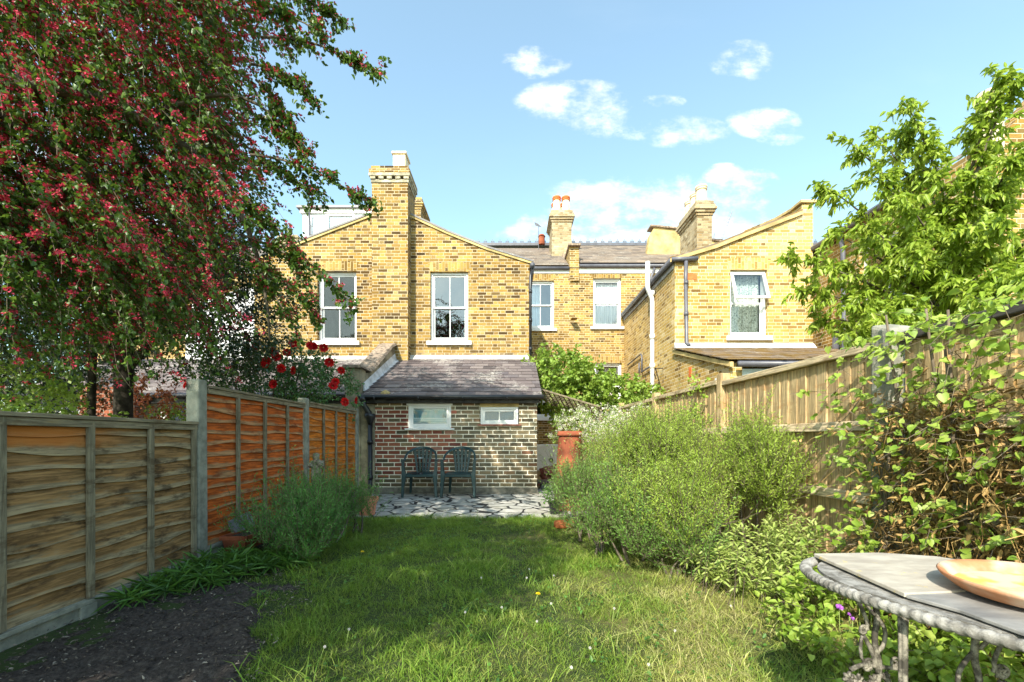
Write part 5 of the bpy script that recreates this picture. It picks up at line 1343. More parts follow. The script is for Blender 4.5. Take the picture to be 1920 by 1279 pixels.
M['rosem'] = leafmat('rosemary_needle', [(.16, .27, .03), (.28, .40, .05), (.38, .49, .08), (.24, .35, .04), (.56, .62, .18)], .38, .5, .3, tcol=(.5, .58, .08))
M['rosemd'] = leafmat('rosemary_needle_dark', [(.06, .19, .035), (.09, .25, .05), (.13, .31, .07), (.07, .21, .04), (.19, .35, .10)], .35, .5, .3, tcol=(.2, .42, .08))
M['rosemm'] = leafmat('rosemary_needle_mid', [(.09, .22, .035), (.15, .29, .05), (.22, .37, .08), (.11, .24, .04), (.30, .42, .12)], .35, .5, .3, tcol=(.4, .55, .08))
M['whiteflower'] = leafmat('white_petal', [(.72, .68, .56), (.82, .78, .68), (.62, .56, .40)], .25, .6, .2)
M['deadstem'] = leafmat('dead_stem', [(.34, .20, .08), (.46, .30, .13), (.25, .14, .05), (.58, .42, .22)], .0, .8, .1)

def path(p0, p1, bend=(0, 0, 0), k=8):
    p0, p1, b = map(lambda a: np.asarray(a, float), (p0, p1, bend))
    t = np.linspace(0, 1, k)[:, None]
    return p0 + (p1 - p0) * t + b * (4 * t * (1 - t))
def along(pth, t):
    k = len(pth) - 1; f = np.clip(t, 0, 1) * k; i = np.minimum(f.astype(int), k - 1); u = (f - i)[:, None]
    return pth[i] * (1 - u) + pth[i + 1] * u
def curve_pts(B, D, L, sag, k=5, wig=.03):
    """twig polylines (n,k,3)"""
    n = len(B); t = np.linspace(0, 1, k)[None, :, None]
    D = unit(D); L = arr(L, n)[:, None, None]; sg = arr(sag, n)[:, None, None]
    out = B[:, None] + D[:, None] * L * t + np.array([0, 0, -1.0]) * sg * L * t ** 2
    out[:, 1:] += rng.normal(size=(n, k - 1, 3)) * wig * L
    return out
def on_curves(pts, t):
    """pts (n,k,3), t (n,m) -> (n,m,3) positions and tangents"""
    n, k, _ = pts.shape; f = np.clip(t, 0, .9999) * (k - 1); i = f.astype(int); u = (f - i)[..., None]
    r = np.arange(n)[:, None]
    a, b = pts[r, i], pts[r, i + 1]
    return a * (1 - u) + b * u, unit(b - a)

def foliage(tree, twigs, leaf, m_, L, W, mat, spread=.8, twig_r=.0025, name='crown', simple=False, jitter=.02, t0=.1, up=.6, droop=.15, dirpull=None, stems=True, leafpart=None):
    n = len(twigs); t = t0 + (1 - t0) * rng.random((n, m_))
    P, T = on_curves(twigs, t)
    P = P.reshape(-1, 3) + rng.normal(size=(n * m_, 3)) * jitter; T = T.reshape(-1, 3)
    D = T * .6 + rng.normal(size=P.shape) * spread
    if dirpull is not None: D = D + np.array(dirpull)
    N_ = len(P)
    V = leafV(P, D, L * rng.uniform(.6, 1.25, N_), W * rng.uniform(.7, 1.2, N_), .3, droop, up, simple)
    o = strew(name, V, LEAF4 if simple else LEAF6, M[mat], tree)
    if stems:
        V, tm = prismV(twigs, twig_r); strew('foliage_twigs', V, tm, M['twig'], tree)
    return o
def inside_lumps(n, lumps, shell=.5):
    """random points in a union of ellipsoids, biased to the outer part"""
    w = np.array([l[3] * l[4] * l[5] for l in lumps]); pick = rng.choice(len(lumps), n, p=w / w.sum())
    L_ = np.array(lumps)[pick]; d = unit(rng.normal(size=(n, 3))); r = rng.random(n) ** (1 / 3) ; r = shell + (1 - shell) * r
    r = np.where(rng.random(n) < .3, rng.random(n) ** (1 / 3), r)
    return L_[:, :3] + d * r[:, None] * L_[:, 3:6], d, r

# ---- big red hawthorn at the left
haw = thing('hawthorn_tree', 'large arching tree covered in crimson blossom hanging over the left fence', 'tree', (-5.0, 2.6, 0))
m = MB()
m.tube(path((-5.2, 2.4, 0), (-4.9, 2.6, 2.9), (.1, 0, 0)), [.19, .17, .16, .15, .15, .14, .14, .14], 12)
limbs = [((-4.9, 2.6, 2.8), (-2.55, 3.55, 3.35), (.1, 0, .55), .085, .028), ((-2.55, 3.55, 3.35), (-2.1, 3.7, 1.9), (.12, 0, .1), .028, .010),
         ((-4.9, 2.6, 2.9), (-3.2, 3.2, 5.2), (0, 0, .3), .09, .03), ((-4.9, 2.6, 2.9), (-4.6, 4.6, 4.6), (0, 0, .4), .08, .03),
         ((-4.9, 2.6, 2.9), (-3.0, 1.2, 4.6), (0, 0, .6), .08, .03), ((-4.9, 2.6, 2.9), (-3.6, .0, 4.3), (0, 0, .6), .08, .03),
         ((-4.6, 4.4, 4.4), (-3.2, 5.0, 4.9), (0, 0, .3), .04, .012), ((-3.9, 3.2, 3.5), (-3.0, 4.2, 2.2), (.1, 0, .2), .035, .012), ((-4.6, 3.0, 2.9), (-4.0, 4.2, 2.2), (0, 0, .3), .04, .012),
         ((-3.2, 3.2, 5.2), (-1.9, 3.3, 4.4), (.1, 0, .3), .035, .012), ((-2.9, 3.4, 3.6), (-1.85, 3.5, 3.55), (.1, 0, .25), .02, .008)]
for a, b, c, r0, r1 in limbs: m.tube(path(a, b, c), list(np.linspace(r0, r1, 8)), 8)
# long outlying sprays (tips seen against the sky and the house)
def up_(px, py, Y): return np.array([(px - 960) * Y / F, Y, H - (py - 822) * Y / F])
sprays = [(up_(490, 70, 3.3), up_(703, 138, 3.2), .10), (up_(440, 20, 3.3), up_(600, 60, 3.2), .08), (up_(470, 120, 3.4), up_(595, 196, 3.3), .08), (up_(430, -40, 3.4), up_(640, 40, 3.3), .1),
          (up_(480, 220, 3.5), up_(578, 300, 3.4), .08), (up_(470, 290, 3.5), up_(690, 382, 3.4), .10), (up_(470, 300, 3.6), up_(598, 372, 3.5), .06), (up_(440, 360, 3.6), up_(560, 480, 3.5), .08),
          (up_(450, 440, 3.6), up_(668, 575, 3.4), .10), (up_(450, 470, 3.6), up_(600, 600, 3.5), .08), (up_(420, 440, 3.7), up_(566, 640, 3.6), .10), (up_(480, 150, 3.5), up_(560, 260, 3.4), .06), (up_(420, 340, 3.7), up_(600, 585, 3.5), .12)]
tw = []
for a, b, sg in sprays:
    pth = path(a, b, (0, 0, sg * .8), 12); m.tube(pth, list(np.linspace(.011, .004, 12)), 5)
    nt = 38; t = rng.uniform(.12, 1, nt); B = along(pth, t); D = unit(b - a) + rng.normal(size=(nt, 3)) * .75 + np.array([0, 0, -.15])
    tw.append(curve_pts(B, D, rng.uniform(.05, .17, nt), .15, 4))
m.build('trunk', M['bark'], haw, smooth=True)
spray_tw = np.concatenate(tw)
lumps = [(-4.3, 4.1, 4.5, 1.75, 1.3, 1.7), (-3.3, 3.7, 4.7, 1.35, 1.2, 1.7), (-3.7, 3.6, 3.2, 1.5, 1.1, 1.15), (-2.95, 3.65, 3.4, .95, .9, 1.25), (-3.35, 3.8, 2.6, .6, .6, .7), (-4.6, 3.6, 2.9, 1.1, 1.1, 1.0),
         (-2.6, 3.4, 5.3, 1.0, 1.0, 1.0), (-5.4, 3.2, 4.2, 1.5, 1.5, 1.6), (-3.8, 4.6, 5.6, 1.8, 1.4, 1.0)]
n = 5600
B, d, r = inside_lumps(n, lumps, .35)
keep = fbm(B[:, 0] * 1.0 + B[:, 1] * .15, B[:, 2] * 1.2, 2.6, 3) > -.40
# keep the view line of the right-hand outline
pxs = 960 + F * B[:, 0] / B[:, 1]; pys = 822 - F * (B[:, 2] - H) / B[:, 1]
lim = np.interp(pys, [-400, 0, 150, 280, 420, 520, 640, 700], [560, 425, 405, 415, 405, 390, 350, 320])
keep &= (pxs < lim + 14 * np.sin(pys * .06)) & (pys < np.interp(pxs, [0, 300, 400, 480, 560], [735, 715, 665, 630, 640]))
keep &= (B[:, 1] > .6)
keep &= ~((((pxs - 40) / 75) ** 2 + ((pys - 262) / 40) ** 2) < 1) & ~((((pxs - 205) / 40) ** 2 + ((pys - 690) / 60) ** 2) < 1)
B, d = B[keep], d[keep]; n = len(B)
D = d * .35 + rng.normal(size=(n, 3)) * .45 + np.array([.75, -.05, -.55])
T1 = curve_pts(B, D, rng.uniform(.3, .75, n), .35, 6, .025)
foliage(haw, T1, None, 30, .036, .030, 'haw', spread=.9, twig_r=.0032, jitter=.014)
sel = T1[rng.random(n) < .18]
foliage(haw, sel, None, 14, .042, .036, 'haw2', spread=.8, stems=False, jitter=.02, name='young_leaves')
foliage(haw, spray_tw, None, 13, .036, .030, 'haw', spread=.8, twig_r=.002, jitter=.012, name='spray_leaves')
def blossoms(parent, tw, prob, per, mat, rc=.022, pet=.013, name='blossom', mm=9):
    t = rng.uniform(.15, 1, (len(tw), per)); P, _ = on_curves(tw, t); P = P.reshape(-1, 3)
    P = P[rng.random(len(P)) < prob] + np.array([0, 0, .012]); n = len(P)
    off = unit(rng.normal(size=(n, mm, 3)) + np.array([0, 0, .5])) * rc * rng.uniform(.3, 1.1, (n, mm, 1)) * rng.uniform(.6, 1.5, (n, 1, 1)) * np.array([1.5, 1.2, .8])
    Q = (P[:, None] + off).reshape(-1, 3); D = rng.normal(size=Q.shape)
    V = leafV(Q, D, pet, pet, .2, 0, .9, True)
    return strew(name, V, LEAF4, M[mat], parent)
bmask = -np.clip(2.9 - T1[:, 0, 2], 0, 1) * .9 + fbm(T1[:, 0, 0], T1[:, 0, 2], 2.7, 3) * 1.6 + (T1[:, 0, 2] - 2.9) * .55 + rng.normal(size=n) * .25
blossoms(haw, T1[bmask > -.45], .75, 9, 'blossom', rc=.022, pet=.017, mm=11)
blossoms(haw, spray_tw, .75, 2, 'blossom', name='spray_blossom', rc=.020, pet=.015)

# ---- dark evergreen behind the left fence
dk = thing('dark_tree', 'dense dark green tree with a black trunk rising behind the low brown fence panel', 'tree', (-5.0, 5.5, 0))
m = MB(); m.tube(path((-5.02, 5.5, 0), (-5.0, 5.5, 2.6)), [.13, .12, .11, .10, .10, .10, .11, .12], 10)
for a, b in (((-5.0, 5.5, 1.9), (-4.1, 5.6, 2.7)), ((-5.0, 5.5, 2.0), (-5.9, 5.4, 2.9)), ((-5, 5.5, 2.3), (-4.6, 5.0, 3.6)), ((-5, 5.5, 2.2), (-5.4, 6.0, 3.8))): m.tube(path(a, b, (0, 0, .1)), list(np.linspace(.06, .02, 8)), 6)
m.tube(path((-5.55, 5.6, 0), (-5.5, 5.6, 2.4)), .045, 8)
m.build('trunk', M['darkbark'], dk, smooth=True)
lumps = [(-4.9, 5.6, 3.2, 1.9, 1.0, .9), (-5.9, 5.6, 3.0, 1.3, 1.0, 1.1), (-4.0, 5.7, 2.6, .9, .8, .85), (-5.2, 5.6, 4.0, 1.6, 1.0, .9), (-3.75, 5.9, 2.9, .7, .7, .8), (-6.9, 5.6, 2.8, 1.2, 1, 1.4), (-6.6, 6.0, 2.1, .8, .6, .6), (-7.6, 5.6, 2.4, 1.0, .8, 1.0)]
B, d, r = inside_lumps(3600, lumps, .3); n = len(B)
keep = (fbm(B[:, 0], B[:, 2] * 1.2, 2.4, 3) > -.9) & (B[:, 2] > np.interp(B[:, 0], [-5.9, -5.3], [1.3, 1.8]) + .15 * np.sin(B[:, 0] * 5)); B, d = B[keep], d[keep]; n = len(B)
T2 = curve_pts(B, d * .6 + rng.normal(size=(n, 3)) * .6, rng.uniform(.15, .35, n), .2, 4)
foliage(dk, T2, None, 20, .048, .030, 'darkleaf', jitter=.04, simple=True)
# lime shrubs low at far left and autumn-red bush
def shrub(name, label, cat, lumps, n, lf, L, W, mat, m_=14, tl=(.12, .28), group=None, stem=None, simple=True, sag=.1, up=.6, dbias=(0, 0, .3), thr=-.9, fs=3.0, droop=.15):
    cx = np.mean([l[0] for l in lumps]); cy = np.mean([l[1] for l in lumps])
    t = thing(name, label, cat, (float(cx), float(cy), 0), group)
    B, d, r = inside_lumps(n, lumps, .4); k = (fbm(B[:, 0] + B[:, 1], B[:, 2] * 1.1, fs, 3) > thr) & (B[:, 2] > .02); B, d = B[k], d[k]
    tw = curve_pts(B, d * .8 + rng.normal(size=B.shape) * .4 + np.array(dbias), rng.uniform(tl[0], tl[1], len(B)), sag, 4)
    foliage(t, tw, None, m_, L, W, mat, jitter=.02, simple=simple, up=up, name='foliage', droop=droop, stems=n > 130)
    if stem:
        m = MB()
        for a in stem: m.tube(path(*a), list(np.linspace(.022, .008, 8)), 6)
        m.build('stem', M['bark'], t, smooth=True)
    return t, tw
shrub('lime_shrub', 'bright yellow-green shrub behind the low brown fence at the far left', 'shrub', [(-5.3, 4.2, 1.35, .75, .5, .55), (-5.0, 4.6, 1.2, .7, .5, .35), (-5.9, 4.4, 1.5, .5, .5, .6)], 420, 0, .05, .04, 'limeleaf', stem=[((-5.3, 4.2, 0), (-5.3, 4.2, 1.3), (.05, 0, 0))])
M['redleaf'] = leafmat('copper_leaf', [(.40, .10, .04), (.55, .20, .08), (.30, .06, .03), (.50, .28, .08)], .3, .5)
shrub('hedge', 'dark mixed hedge far behind the low brown fence at the left edge', 'hedge', [(-9.5, 8.5, 1.6, 1.2, .6, 1.5), (-11.5, 9.5, 2.0, 1.8, .8, 2.0), (-8.6, 7.2, 1.1, .9, .5, 1.0), (-10.5, 9.5, 3.2, 1.6, .8, 1.0)], 1300, 0, .09, .06, 'darkleaf', tl=(.2, .4), stem=[((-9.5, 8.5, 0), (-9.5, 8.5, 1.5), (.1, 0, 0))])
shrub('copper_shrub', 'small coppery orange shrub beyond the dark trunk', 'shrub', [(-6.4, 7.2, 1.6, .7, .4, .5)], 160, 0, .06, .04, 'redleaf', stem=[((-6.4, 7.2, 0), (-6.4, 7.2, 1.5), (.05, 0, 0))])
shrub('small_bush', 'light green leafy bush peeping over the fence in front of the white outhouse', 'bush', [(-5.75, 7.6, 1.3, .6, .3, .3)], 110, 0, .07, .05, 'limeleaf', stem=[((-5.7, 7.6, 0), (-5.7, 7.6, 1.2), (.05, 0, 0))])

# ---- climbing rose over the orange fence
def rose_proto():
    V = []
    for ring, (cnt, r, tilt, sz) in enumerate(((5, .004, 1.3, .022), (6, .010, 1.0, .026), (8, .018, .6, .032), (9, .024, .25, .034))):
        for k in range(cnt):
            a = 2 * math.pi * (k + .5 * ring) / cnt + rnd.uniform(-.2, .2); c, s_ = math.cos(a), math.sin(a)
            base = np.array([c * r * .5, -.0, s_ * r * .5]); d_ = np.array([c * math.cos(tilt), -math.sin(tilt), s_ * math.cos(tilt)]); w = np.array([-s_, 0, c]) * sz * .55
            V.append([base, base + d_ * sz * .5 + w, base + d_ * sz + w * .45, base + d_ * sz * 1.12, base + d_ * sz - w * .45, base + d_ * sz * .5 - w])
    return strew('rose_flower', np.array(V), [(0, 1, 2, 3), (0, 3, 4, 5)], leafmat('rose_petal', [(.72, .012, .016), (.82, .02, .02), (.60, .01, .02), (.85, .04, .03)], .2, .5, .3))
lumps = [(-4.4, 7.1, 2.0, .8, .4, .55), (-3.7, 7.1, 2.05, .75, .4, .5), (-3.15, 7.1, 1.85, .5, .35, .42), (-2.85, 7.05, 1.65, .3, .25, .25), (-4.2, 7.0, 2.4, .5, .3, .35), (-3.6, 7.1, 2.35, .5, .3, .28), (-4.7, 7.1, 2.2, .4, .3, .4)]
ro, tw = shrub('rose_bush', 'climbing rose with large scarlet flowers spilling over the orange fence', 'rose', lumps, 950, 0, .046, .034, 'rose_leaf', m_=13, stem=[((-4.2, 7.2, 0), (-4.0, 7.1, 2.1), (.1, 0, 0)), ((-4.2, 7.2, 0), (-3.0, 7.1, 1.9), (-.2, 0, .4)), ((-4.2, 7.2, .8), (-4.8, 7.1, 2.4), (0, 0, 0)), ((-4.0, 7.2, 1.2), (-3.5, 7.1, 2.4), (.1, 0, .1))], simple=False, up=.5, thr=-.6)
rp = rose_proto(); first = True
for (a, b) in ((400, 143), (443, 200), (640, 180), (605, 225), (545, 232), (553, 250), (500, 270), (576, 308), (642, 320), (537, 390), (728, 190), (748, 193), (797, 200), (827, 275), (890, 318), (858, 378), (846, 400), (910, 483), (972, 475), (536, 218), (325, 298), (78, 398), (492, 285)):
    px, py = 320 + a / 2.78, 580 + b / 2.78; Y = 6.5
    if px < 360: Y = 3.44
    q = rp if first else rp.copy()
    if not first: C.objects.link(q)
    first = False
    q.parent = ro; q.matrix_parent_inverse = Matrix.Translation(-ro.location)
    q.location = at_ = Vector(up_(px, py, Y)); s_ = rnd.uniform(1.25, 1.65) * (.42 if px < 360 else 1); q.scale = (s_, s_, s_)
    q.rotation_euler = (rnd.uniform(-.6, .5), rnd.uniform(0, 6), rnd.uniform(-.6, .6))

# ---- rosemary
def rosemary(name, label, lumps, n, mat, k_=22, nl=.033, nw=.0068, sl=(.12, .24), upb=1.15, grp=None, thr=-.22):
    cx = lumps[0][0]; cy = lumps[0][1]
    t = thing(name, label, 'shrub', (cx, cy, 0), grp)
    sub = []
    for (x, y, z, a, b, c) in lumps:
        for q in range(7):
            th = rnd.uniform(0, 6.283); el = rnd.uniform(-.1, 1.4); k = rnd.uniform(.24, .46)
            sub.append((x + a * math.cos(th) * math.cos(el) * .85, y + b * math.sin(th) * math.cos(el) * .85, max(.04, z + c * math.sin(el) * .75), a * k, b * k, c * k * 1.3))
    B, d, r = inside_lumps(n, sub, .5); z0 = B[:, 2]; k = (z0 > -.0) & (fbm(B[:, 0] * 1.3 + B[:, 2], B[:, 1] + B[:, 2], 3.7, 3) > thr); B, d = B[k], d[k]; n = len(B)
    D = d * .75 + rng.normal(size=(n, 3)) * .28 + np.array([0, 0, upb])
    tw = curve_pts(B, D, rng.uniform(sl[0], sl[1], n) * np.where(rng.random(n) < .16, 1.9, 1), -.12, 5, .02)
    tt = np.tile(np.linspace(.03, 1, k_)[None], (n, 1)) + rng.uniform(-.015, .015, (n, k_))
    P, T = on_curves(tw, tt); P = P.reshape(-1, 3); T = T.reshape(-1, 3)
    rad = unit(np.cross(T, rng.normal(size=T.shape)))
    V = leafV(P, T * .75 + rad, nl * rng.uniform(.6, 1.15, len(P)), nw, .1, 0, .5, True)
    strew('foliage', V, LEAF4, M[mat], t)
    V, tm = prismV(tw, .0022); strew('sprigs', V, tm, M['twig'], t)
    m = MB()
    for i in range(16):
        b = lumps[i % len(lumps)]; m.tube(path((b[0] + rnd.uniform(-.1, .1), b[1] + rnd.uniform(-.1, .1), 0), (b[0] + rnd.uniform(-.5, .5) * b[3], b[1] + rnd.uniform(-.4, .6) * b[4], b[2] + .2 * b[5]), (0, .05, .0)), list(np.linspace(.014, .005, 8)), 5)
    m.build('foliage_stems', M['bark'], t, smooth=True)
    return t
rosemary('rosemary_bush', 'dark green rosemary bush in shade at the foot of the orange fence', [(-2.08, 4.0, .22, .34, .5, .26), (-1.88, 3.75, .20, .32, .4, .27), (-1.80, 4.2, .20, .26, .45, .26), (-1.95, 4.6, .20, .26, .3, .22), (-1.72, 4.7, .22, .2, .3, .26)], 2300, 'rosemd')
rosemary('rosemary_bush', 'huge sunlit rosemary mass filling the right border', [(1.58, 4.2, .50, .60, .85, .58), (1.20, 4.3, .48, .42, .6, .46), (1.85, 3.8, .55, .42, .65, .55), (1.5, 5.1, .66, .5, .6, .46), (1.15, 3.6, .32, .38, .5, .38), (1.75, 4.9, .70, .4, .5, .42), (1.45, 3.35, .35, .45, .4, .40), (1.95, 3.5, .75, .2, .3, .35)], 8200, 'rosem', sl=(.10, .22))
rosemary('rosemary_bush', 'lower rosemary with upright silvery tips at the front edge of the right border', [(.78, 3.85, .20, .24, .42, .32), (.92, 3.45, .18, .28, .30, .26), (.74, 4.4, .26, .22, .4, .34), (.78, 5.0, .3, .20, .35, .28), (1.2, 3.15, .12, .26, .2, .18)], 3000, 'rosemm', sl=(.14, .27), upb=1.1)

# white flowering shrub behind
ws, tw = shrub('flowering_shrub', 'loose shrub covered in small white flowers between the chimney pot and the right fence', 'shrub', [(1.35, 6.7, 1.0, .45, .4, .5), (1.85, 6.6, .95, .5, .4, .5), (1.0, 6.9, 1.05, .3, .3, .4), (1.5, 6.0, .8, .6, .4, .45)], 900, 0, .040, .018, 'limeleaf', m_=12, stem=[((1.4, 6.7, 0), (1.4, 6.7, 1.1), (.1, 0, 0)), ((1.5, 6.7, 0), (1.9, 6.6, 1.1), (.1, 0, 0))])
blossoms(ws, tw[tw[:, -1, 2] > 1.02], .8, 4, 'whiteflower', rc=.03, pet=.017, mm=10)
# orange flowers
# lime tree / maple behind the trellis
shrub('maple_tree', 'small fresh yellow-green tree over the trellis between the house wings', 'tree', [(1.15, 10.3, 2.55, .65, .5, .55), (1.75, 10.2, 2.25, .6, .5, .45), (2.5, 10.1, 2.05, .75, .4, .38), (3.0, 10, 1.95, .5, .4, .3), (1.0, 10.3, 2.2, .4, .4, .4), (1.9, 10.3, 1.7, 1.0, .4, .3)], 800, 0, .095, .085, 'limeleaf', m_=12, tl=(.15, .4), stem=[((1.9, 10.3, 0), (1.8, 10.3, 2.2), (.1, 0, 0)), ((1.9, 10.3, 1.2), (1.1, 10.3, 2.5), (0, 0, .2)), ((1.9, 10.3, 1.3), (2.8, 10.1, 2.1), (0, 0, .2))], simple=False, sag=.05)
# trellis panel
m = MB(); o_ = Vector((.55, 9.2, 2.13)); ux = Vector((1.45, .1, -.42)).normalized(); uy = Vector((.25, .75, -.22)).normalized()
for i in range(13): a = o_ + ux * (i * .115); m.bar(a, a + uy * .95, .022, .012)
for i in range(9): a = o_ + uy * (i * .115) + Vector((0, 0, .013)); m.bar(a, a + ux * 1.42, .022, .012)
m.bar(o_, o_ + ux * 1.42, .035, .03); m.bar(o_ + uy * .95, o_ + uy * .95 + ux * 1.42, .035, .03)
tag(m.build('trellis', M['w_batten'], attr='v'), 'sagging wooden trellis panel running right from the outhouse roof', 'trellis')
m = MB(); m.bar((1.95, 9.45, 0), (1.95, 9.45, 1.68), .06, .06)
tag(m.build('trellis_post', M['w_batten'], attr='v'), 'wooden post holding up the right end of the sagging trellis', 'post')

# euphorbia-like pale shrub near the table
def rosettes(name, label, cat, lumps, n, L, W, mat, h=(.2, .4)):
    cx = lumps[0][0]; cy = lumps[0][1]; t = thing(name, label, cat, (cx, cy, 0))
    B, d, r = inside_lumps(n, lumps, .7); B[:, 2] = np.maximum(B[:, 2], .05); n = len(B)
    base = B * np.array([1, 1, 0]) + rng.normal(size=(n, 3)) * np.array([.08, .08, 0])
    tw = np.stack([base * (1 - s) + B * s + np.array([0, 0, .03 * math.sin(s * 3)]) for s in np.linspace(0, 1, 5)], 1)
    k = 16; a = rng.uniform(0, 2 * np.pi, (n, 1)) + np.arange(k)[None] * 2.4; el = np.linspace(-.5, .9, k)[None] + rng.uniform(-.2, .2, (n, k))
    D = np.stack([np.cos(a) * np.cos(el), np.sin(a) * np.cos(el), np.sin(el)], -1)
    tt = np.tile(np.linspace(.55, 1, k)[None], (n, 1)); P, _ = on_curves(tw, tt)
    V = leafV(P.reshape(-1, 3), D.reshape(-1, 3), L * rng.uniform(.7, 1.1, n * k), W, .2, .15, 1.2)
    strew('foliage', V, LEAF6, M[mat], t)
    V, tm = prismV(tw, .003); strew('stem', V, tm, M['twig'], t)
    return t
M['pale'] = leafmat('pale_leaf', [(.26, .36, .07), (.36, .44, .11), (.44, .50, .16), (.20, .30, .05)], .35, .45, tcol=(.5, .6, .12))
rosettes('spurge_shrub', 'pale yellow-green shrub with whorled narrow leaves left of the table', 'shrub', [(1.62, 2.85, .25, .30, .28, .24), (1.85, 2.75, .26, .24, .25, .26), (1.45, 3.0, .22, .25, .2, .16), (2.0, 3.05, .3, .15, .3, .3)], 230, .060, .015, 'pale')
shrub('low_plant', 'low green leafy perennials under and behind the garden table', 'plant', [(1.75, 2.1, .12, .4, .4, .22), (1.6, 1.8, .03, .3, .3, .12), (1.9, 1.6, .15, .3, .4, .26), (1.75, 1.35, .08, .3, .25, .18)], 620, 0, .042, .030, 'vine', m_=9, tl=(.05, .15), simple=False, up=1.2)
rosettes('strap_leaf_plant', 'clump of arching strap leaves at the foot of the concrete post', 'plant', [(-2.2, 3.15, .05, .25, .3, .10), (-2.0, 3.45, .06, .3, .2, .10), (-2.35, 2.85, .02, .12, .25, .08)], 75, .17, .014, 'weed')
# purple flowers
gm = leafmat('purple_petal', [(.42, .10, .60), (.55, .18, .72), (.35, .08, .50)], .3, .5)
M['purple'] = gm
for (px, py, Y, r, lab) in ((1573, 1139, 2.0, .020, 'purple flower left of the table legs'), (1611, 1134, 2.1, .014, 'purple flower seen between the scrolls of the left table leg'), (1633, 1146, 2.1, .012, 'half hidden purple flower touching the left table leg'), (1592, 1152, 2.0, .010, 'tiny violet bud beside the left table leg'), (1598, 1160, 1.95, .012, 'small violet flower below the tiny bud'), (1686, 1187, 1.9, .020, 'purple flower between the left scroll leg and the straight leg')):
    c_ = up_(px, py, Y); t = thing('purple_flower', lab, 'flower', (c_[0], c_[1], 0), 'purple flowers by the table')
    m = MB(); m.tube([(c_[0] + .01, c_[1], 0), c_], .0015, 5); m.build('stalk', M['stalk'], t)
    k = 9; a = np.arange(k) * 2 * np.pi / k; D = np.stack([np.cos(a), np.sin(a) * .6 - .3, np.sin(a) * .6 + .3], 1)
    strew('petals', leafV(np.tile(c_, (k, 1)), D, r, r * .8, .2, .1, 1), LEAF6, M['purple'], t)

# ---- climber on the near right fence
cl = thing('climbing_plant', 'rampant climber with heart-shaped leaves and dead brown stems over the right fence beside the table', 'climber', (2.2, 2.1, 0))
n = 560
Yc = rng.uniform(1.35, 2.95, n); Zc = rng.uniform(.15, 1.66, n)
dens = np.clip(1.25 - ((Yc - 2.15) / .85) ** 2 * .5 + .5 * fbm(Yc * 1.2, Zc, 2.7, 3), 0, 1) * np.where(Yc > 2.66, np.clip(.5 - (Yc - 2.66) * 2.0, 0, 1) * (np.abs(Zc - 1.15) < .35), 1)
dens *= np.where((Zc > 1.45) & (Yc > 2.2), .8, 1) * np.where(Zc < .35, .7, 1)
k = rng.random(n) < dens; Yc, Zc = Yc[k], Zc[k]; n = len(Yc)
B = np.stack([xr(Yc) - rng.uniform(.05, .32, n) * np.where(Yc > 2.6, .8, 1), Yc, Zc], 1)
T3 = curve_pts(B, rng.normal(size=(n, 3)) * .5 + np.array([-.4, .2, .05]), rng.uniform(.10, .30, n), .25, 5)
P, T = on_curves(T3, rng.uniform(.1, 1, (n, 5))); P = P.reshape(-1, 3); T = T.reshape(-1, 3)
D = unit(rng.normal(size=P.shape) * .6 + np.array([-.5, .1, -.35])); L = rng.uniform(.020, .046, len(P)); 
def heartV(P, D, L, up=.8):
    n = len(P); D = unit(D); L = L[:, None]; S = unit(np.cross(D, rng.normal(size=(n, 3)) * .5 + np.array([-.5, -.3, up]))); N = unit(np.cross(S, D)); f = N * L * .10
    return np.stack([P, P - D * L * .12 + S * L * .25 + f, P + D * L * .15 + S * L * .46 + f * 1.3, P + D * L * .55 + S * L * .38 + f, P + D * L * 1.05 - N * L * .1,
                     P + D * L * .55 - S * L * .38 + f, P + D * L * .15 - S * L * .46 + f * 1.3, P - D * L * .12 - S * L * .25 + f, P + D * L * .5], 1)
HT = [(0, 1, 2, 8), (8, 2, 3, 4), (0, 8, 6, 7), (8, 4, 5, 6)]
strew('foliage', heartV(P, D, L), HT, M['vine'], cl)
V, tm = prismV(T3, .0028); strew('stem', V, tm, M['twig'], cl)
n = 800; Yc = rng.uniform(1.3, 2.6, n); Zc = rng.uniform(.1, 1.25, n)
B = np.stack([xr(Yc) - rng.uniform(.04, .2, n), Yc, Zc], 1)
T4 = curve_pts(B, rng.normal(size=(n, 3)) * np.array([.25, .7, .8]), rng.uniform(.15, .5, n), .3, 6, .07)
V, tm = prismV(T4, rng.uniform(.002, .005, n)); strew('dead_stems', V, tm, M['deadstem'], cl)
foliage(cl, T4, None, 5, .045, .02, 'deadstem', name='dead_leaves', stems=False)
m = MB()
for i in range(9):
    y0 = 1.5 + i * .13; m.tube(path((xr(y0) - .08, y0, 0), (xr(y0) - .12, y0 + rnd.uniform(-.3, .5), rnd.uniform(1.2, 1.8)), (rnd.uniform(-.05, 0), rnd.uniform(-.2, .2), 0), 10), list(np.linspace(.012, .006, 10)), 6)
m.build('woody_stem', M['twig'], cl, smooth=True)

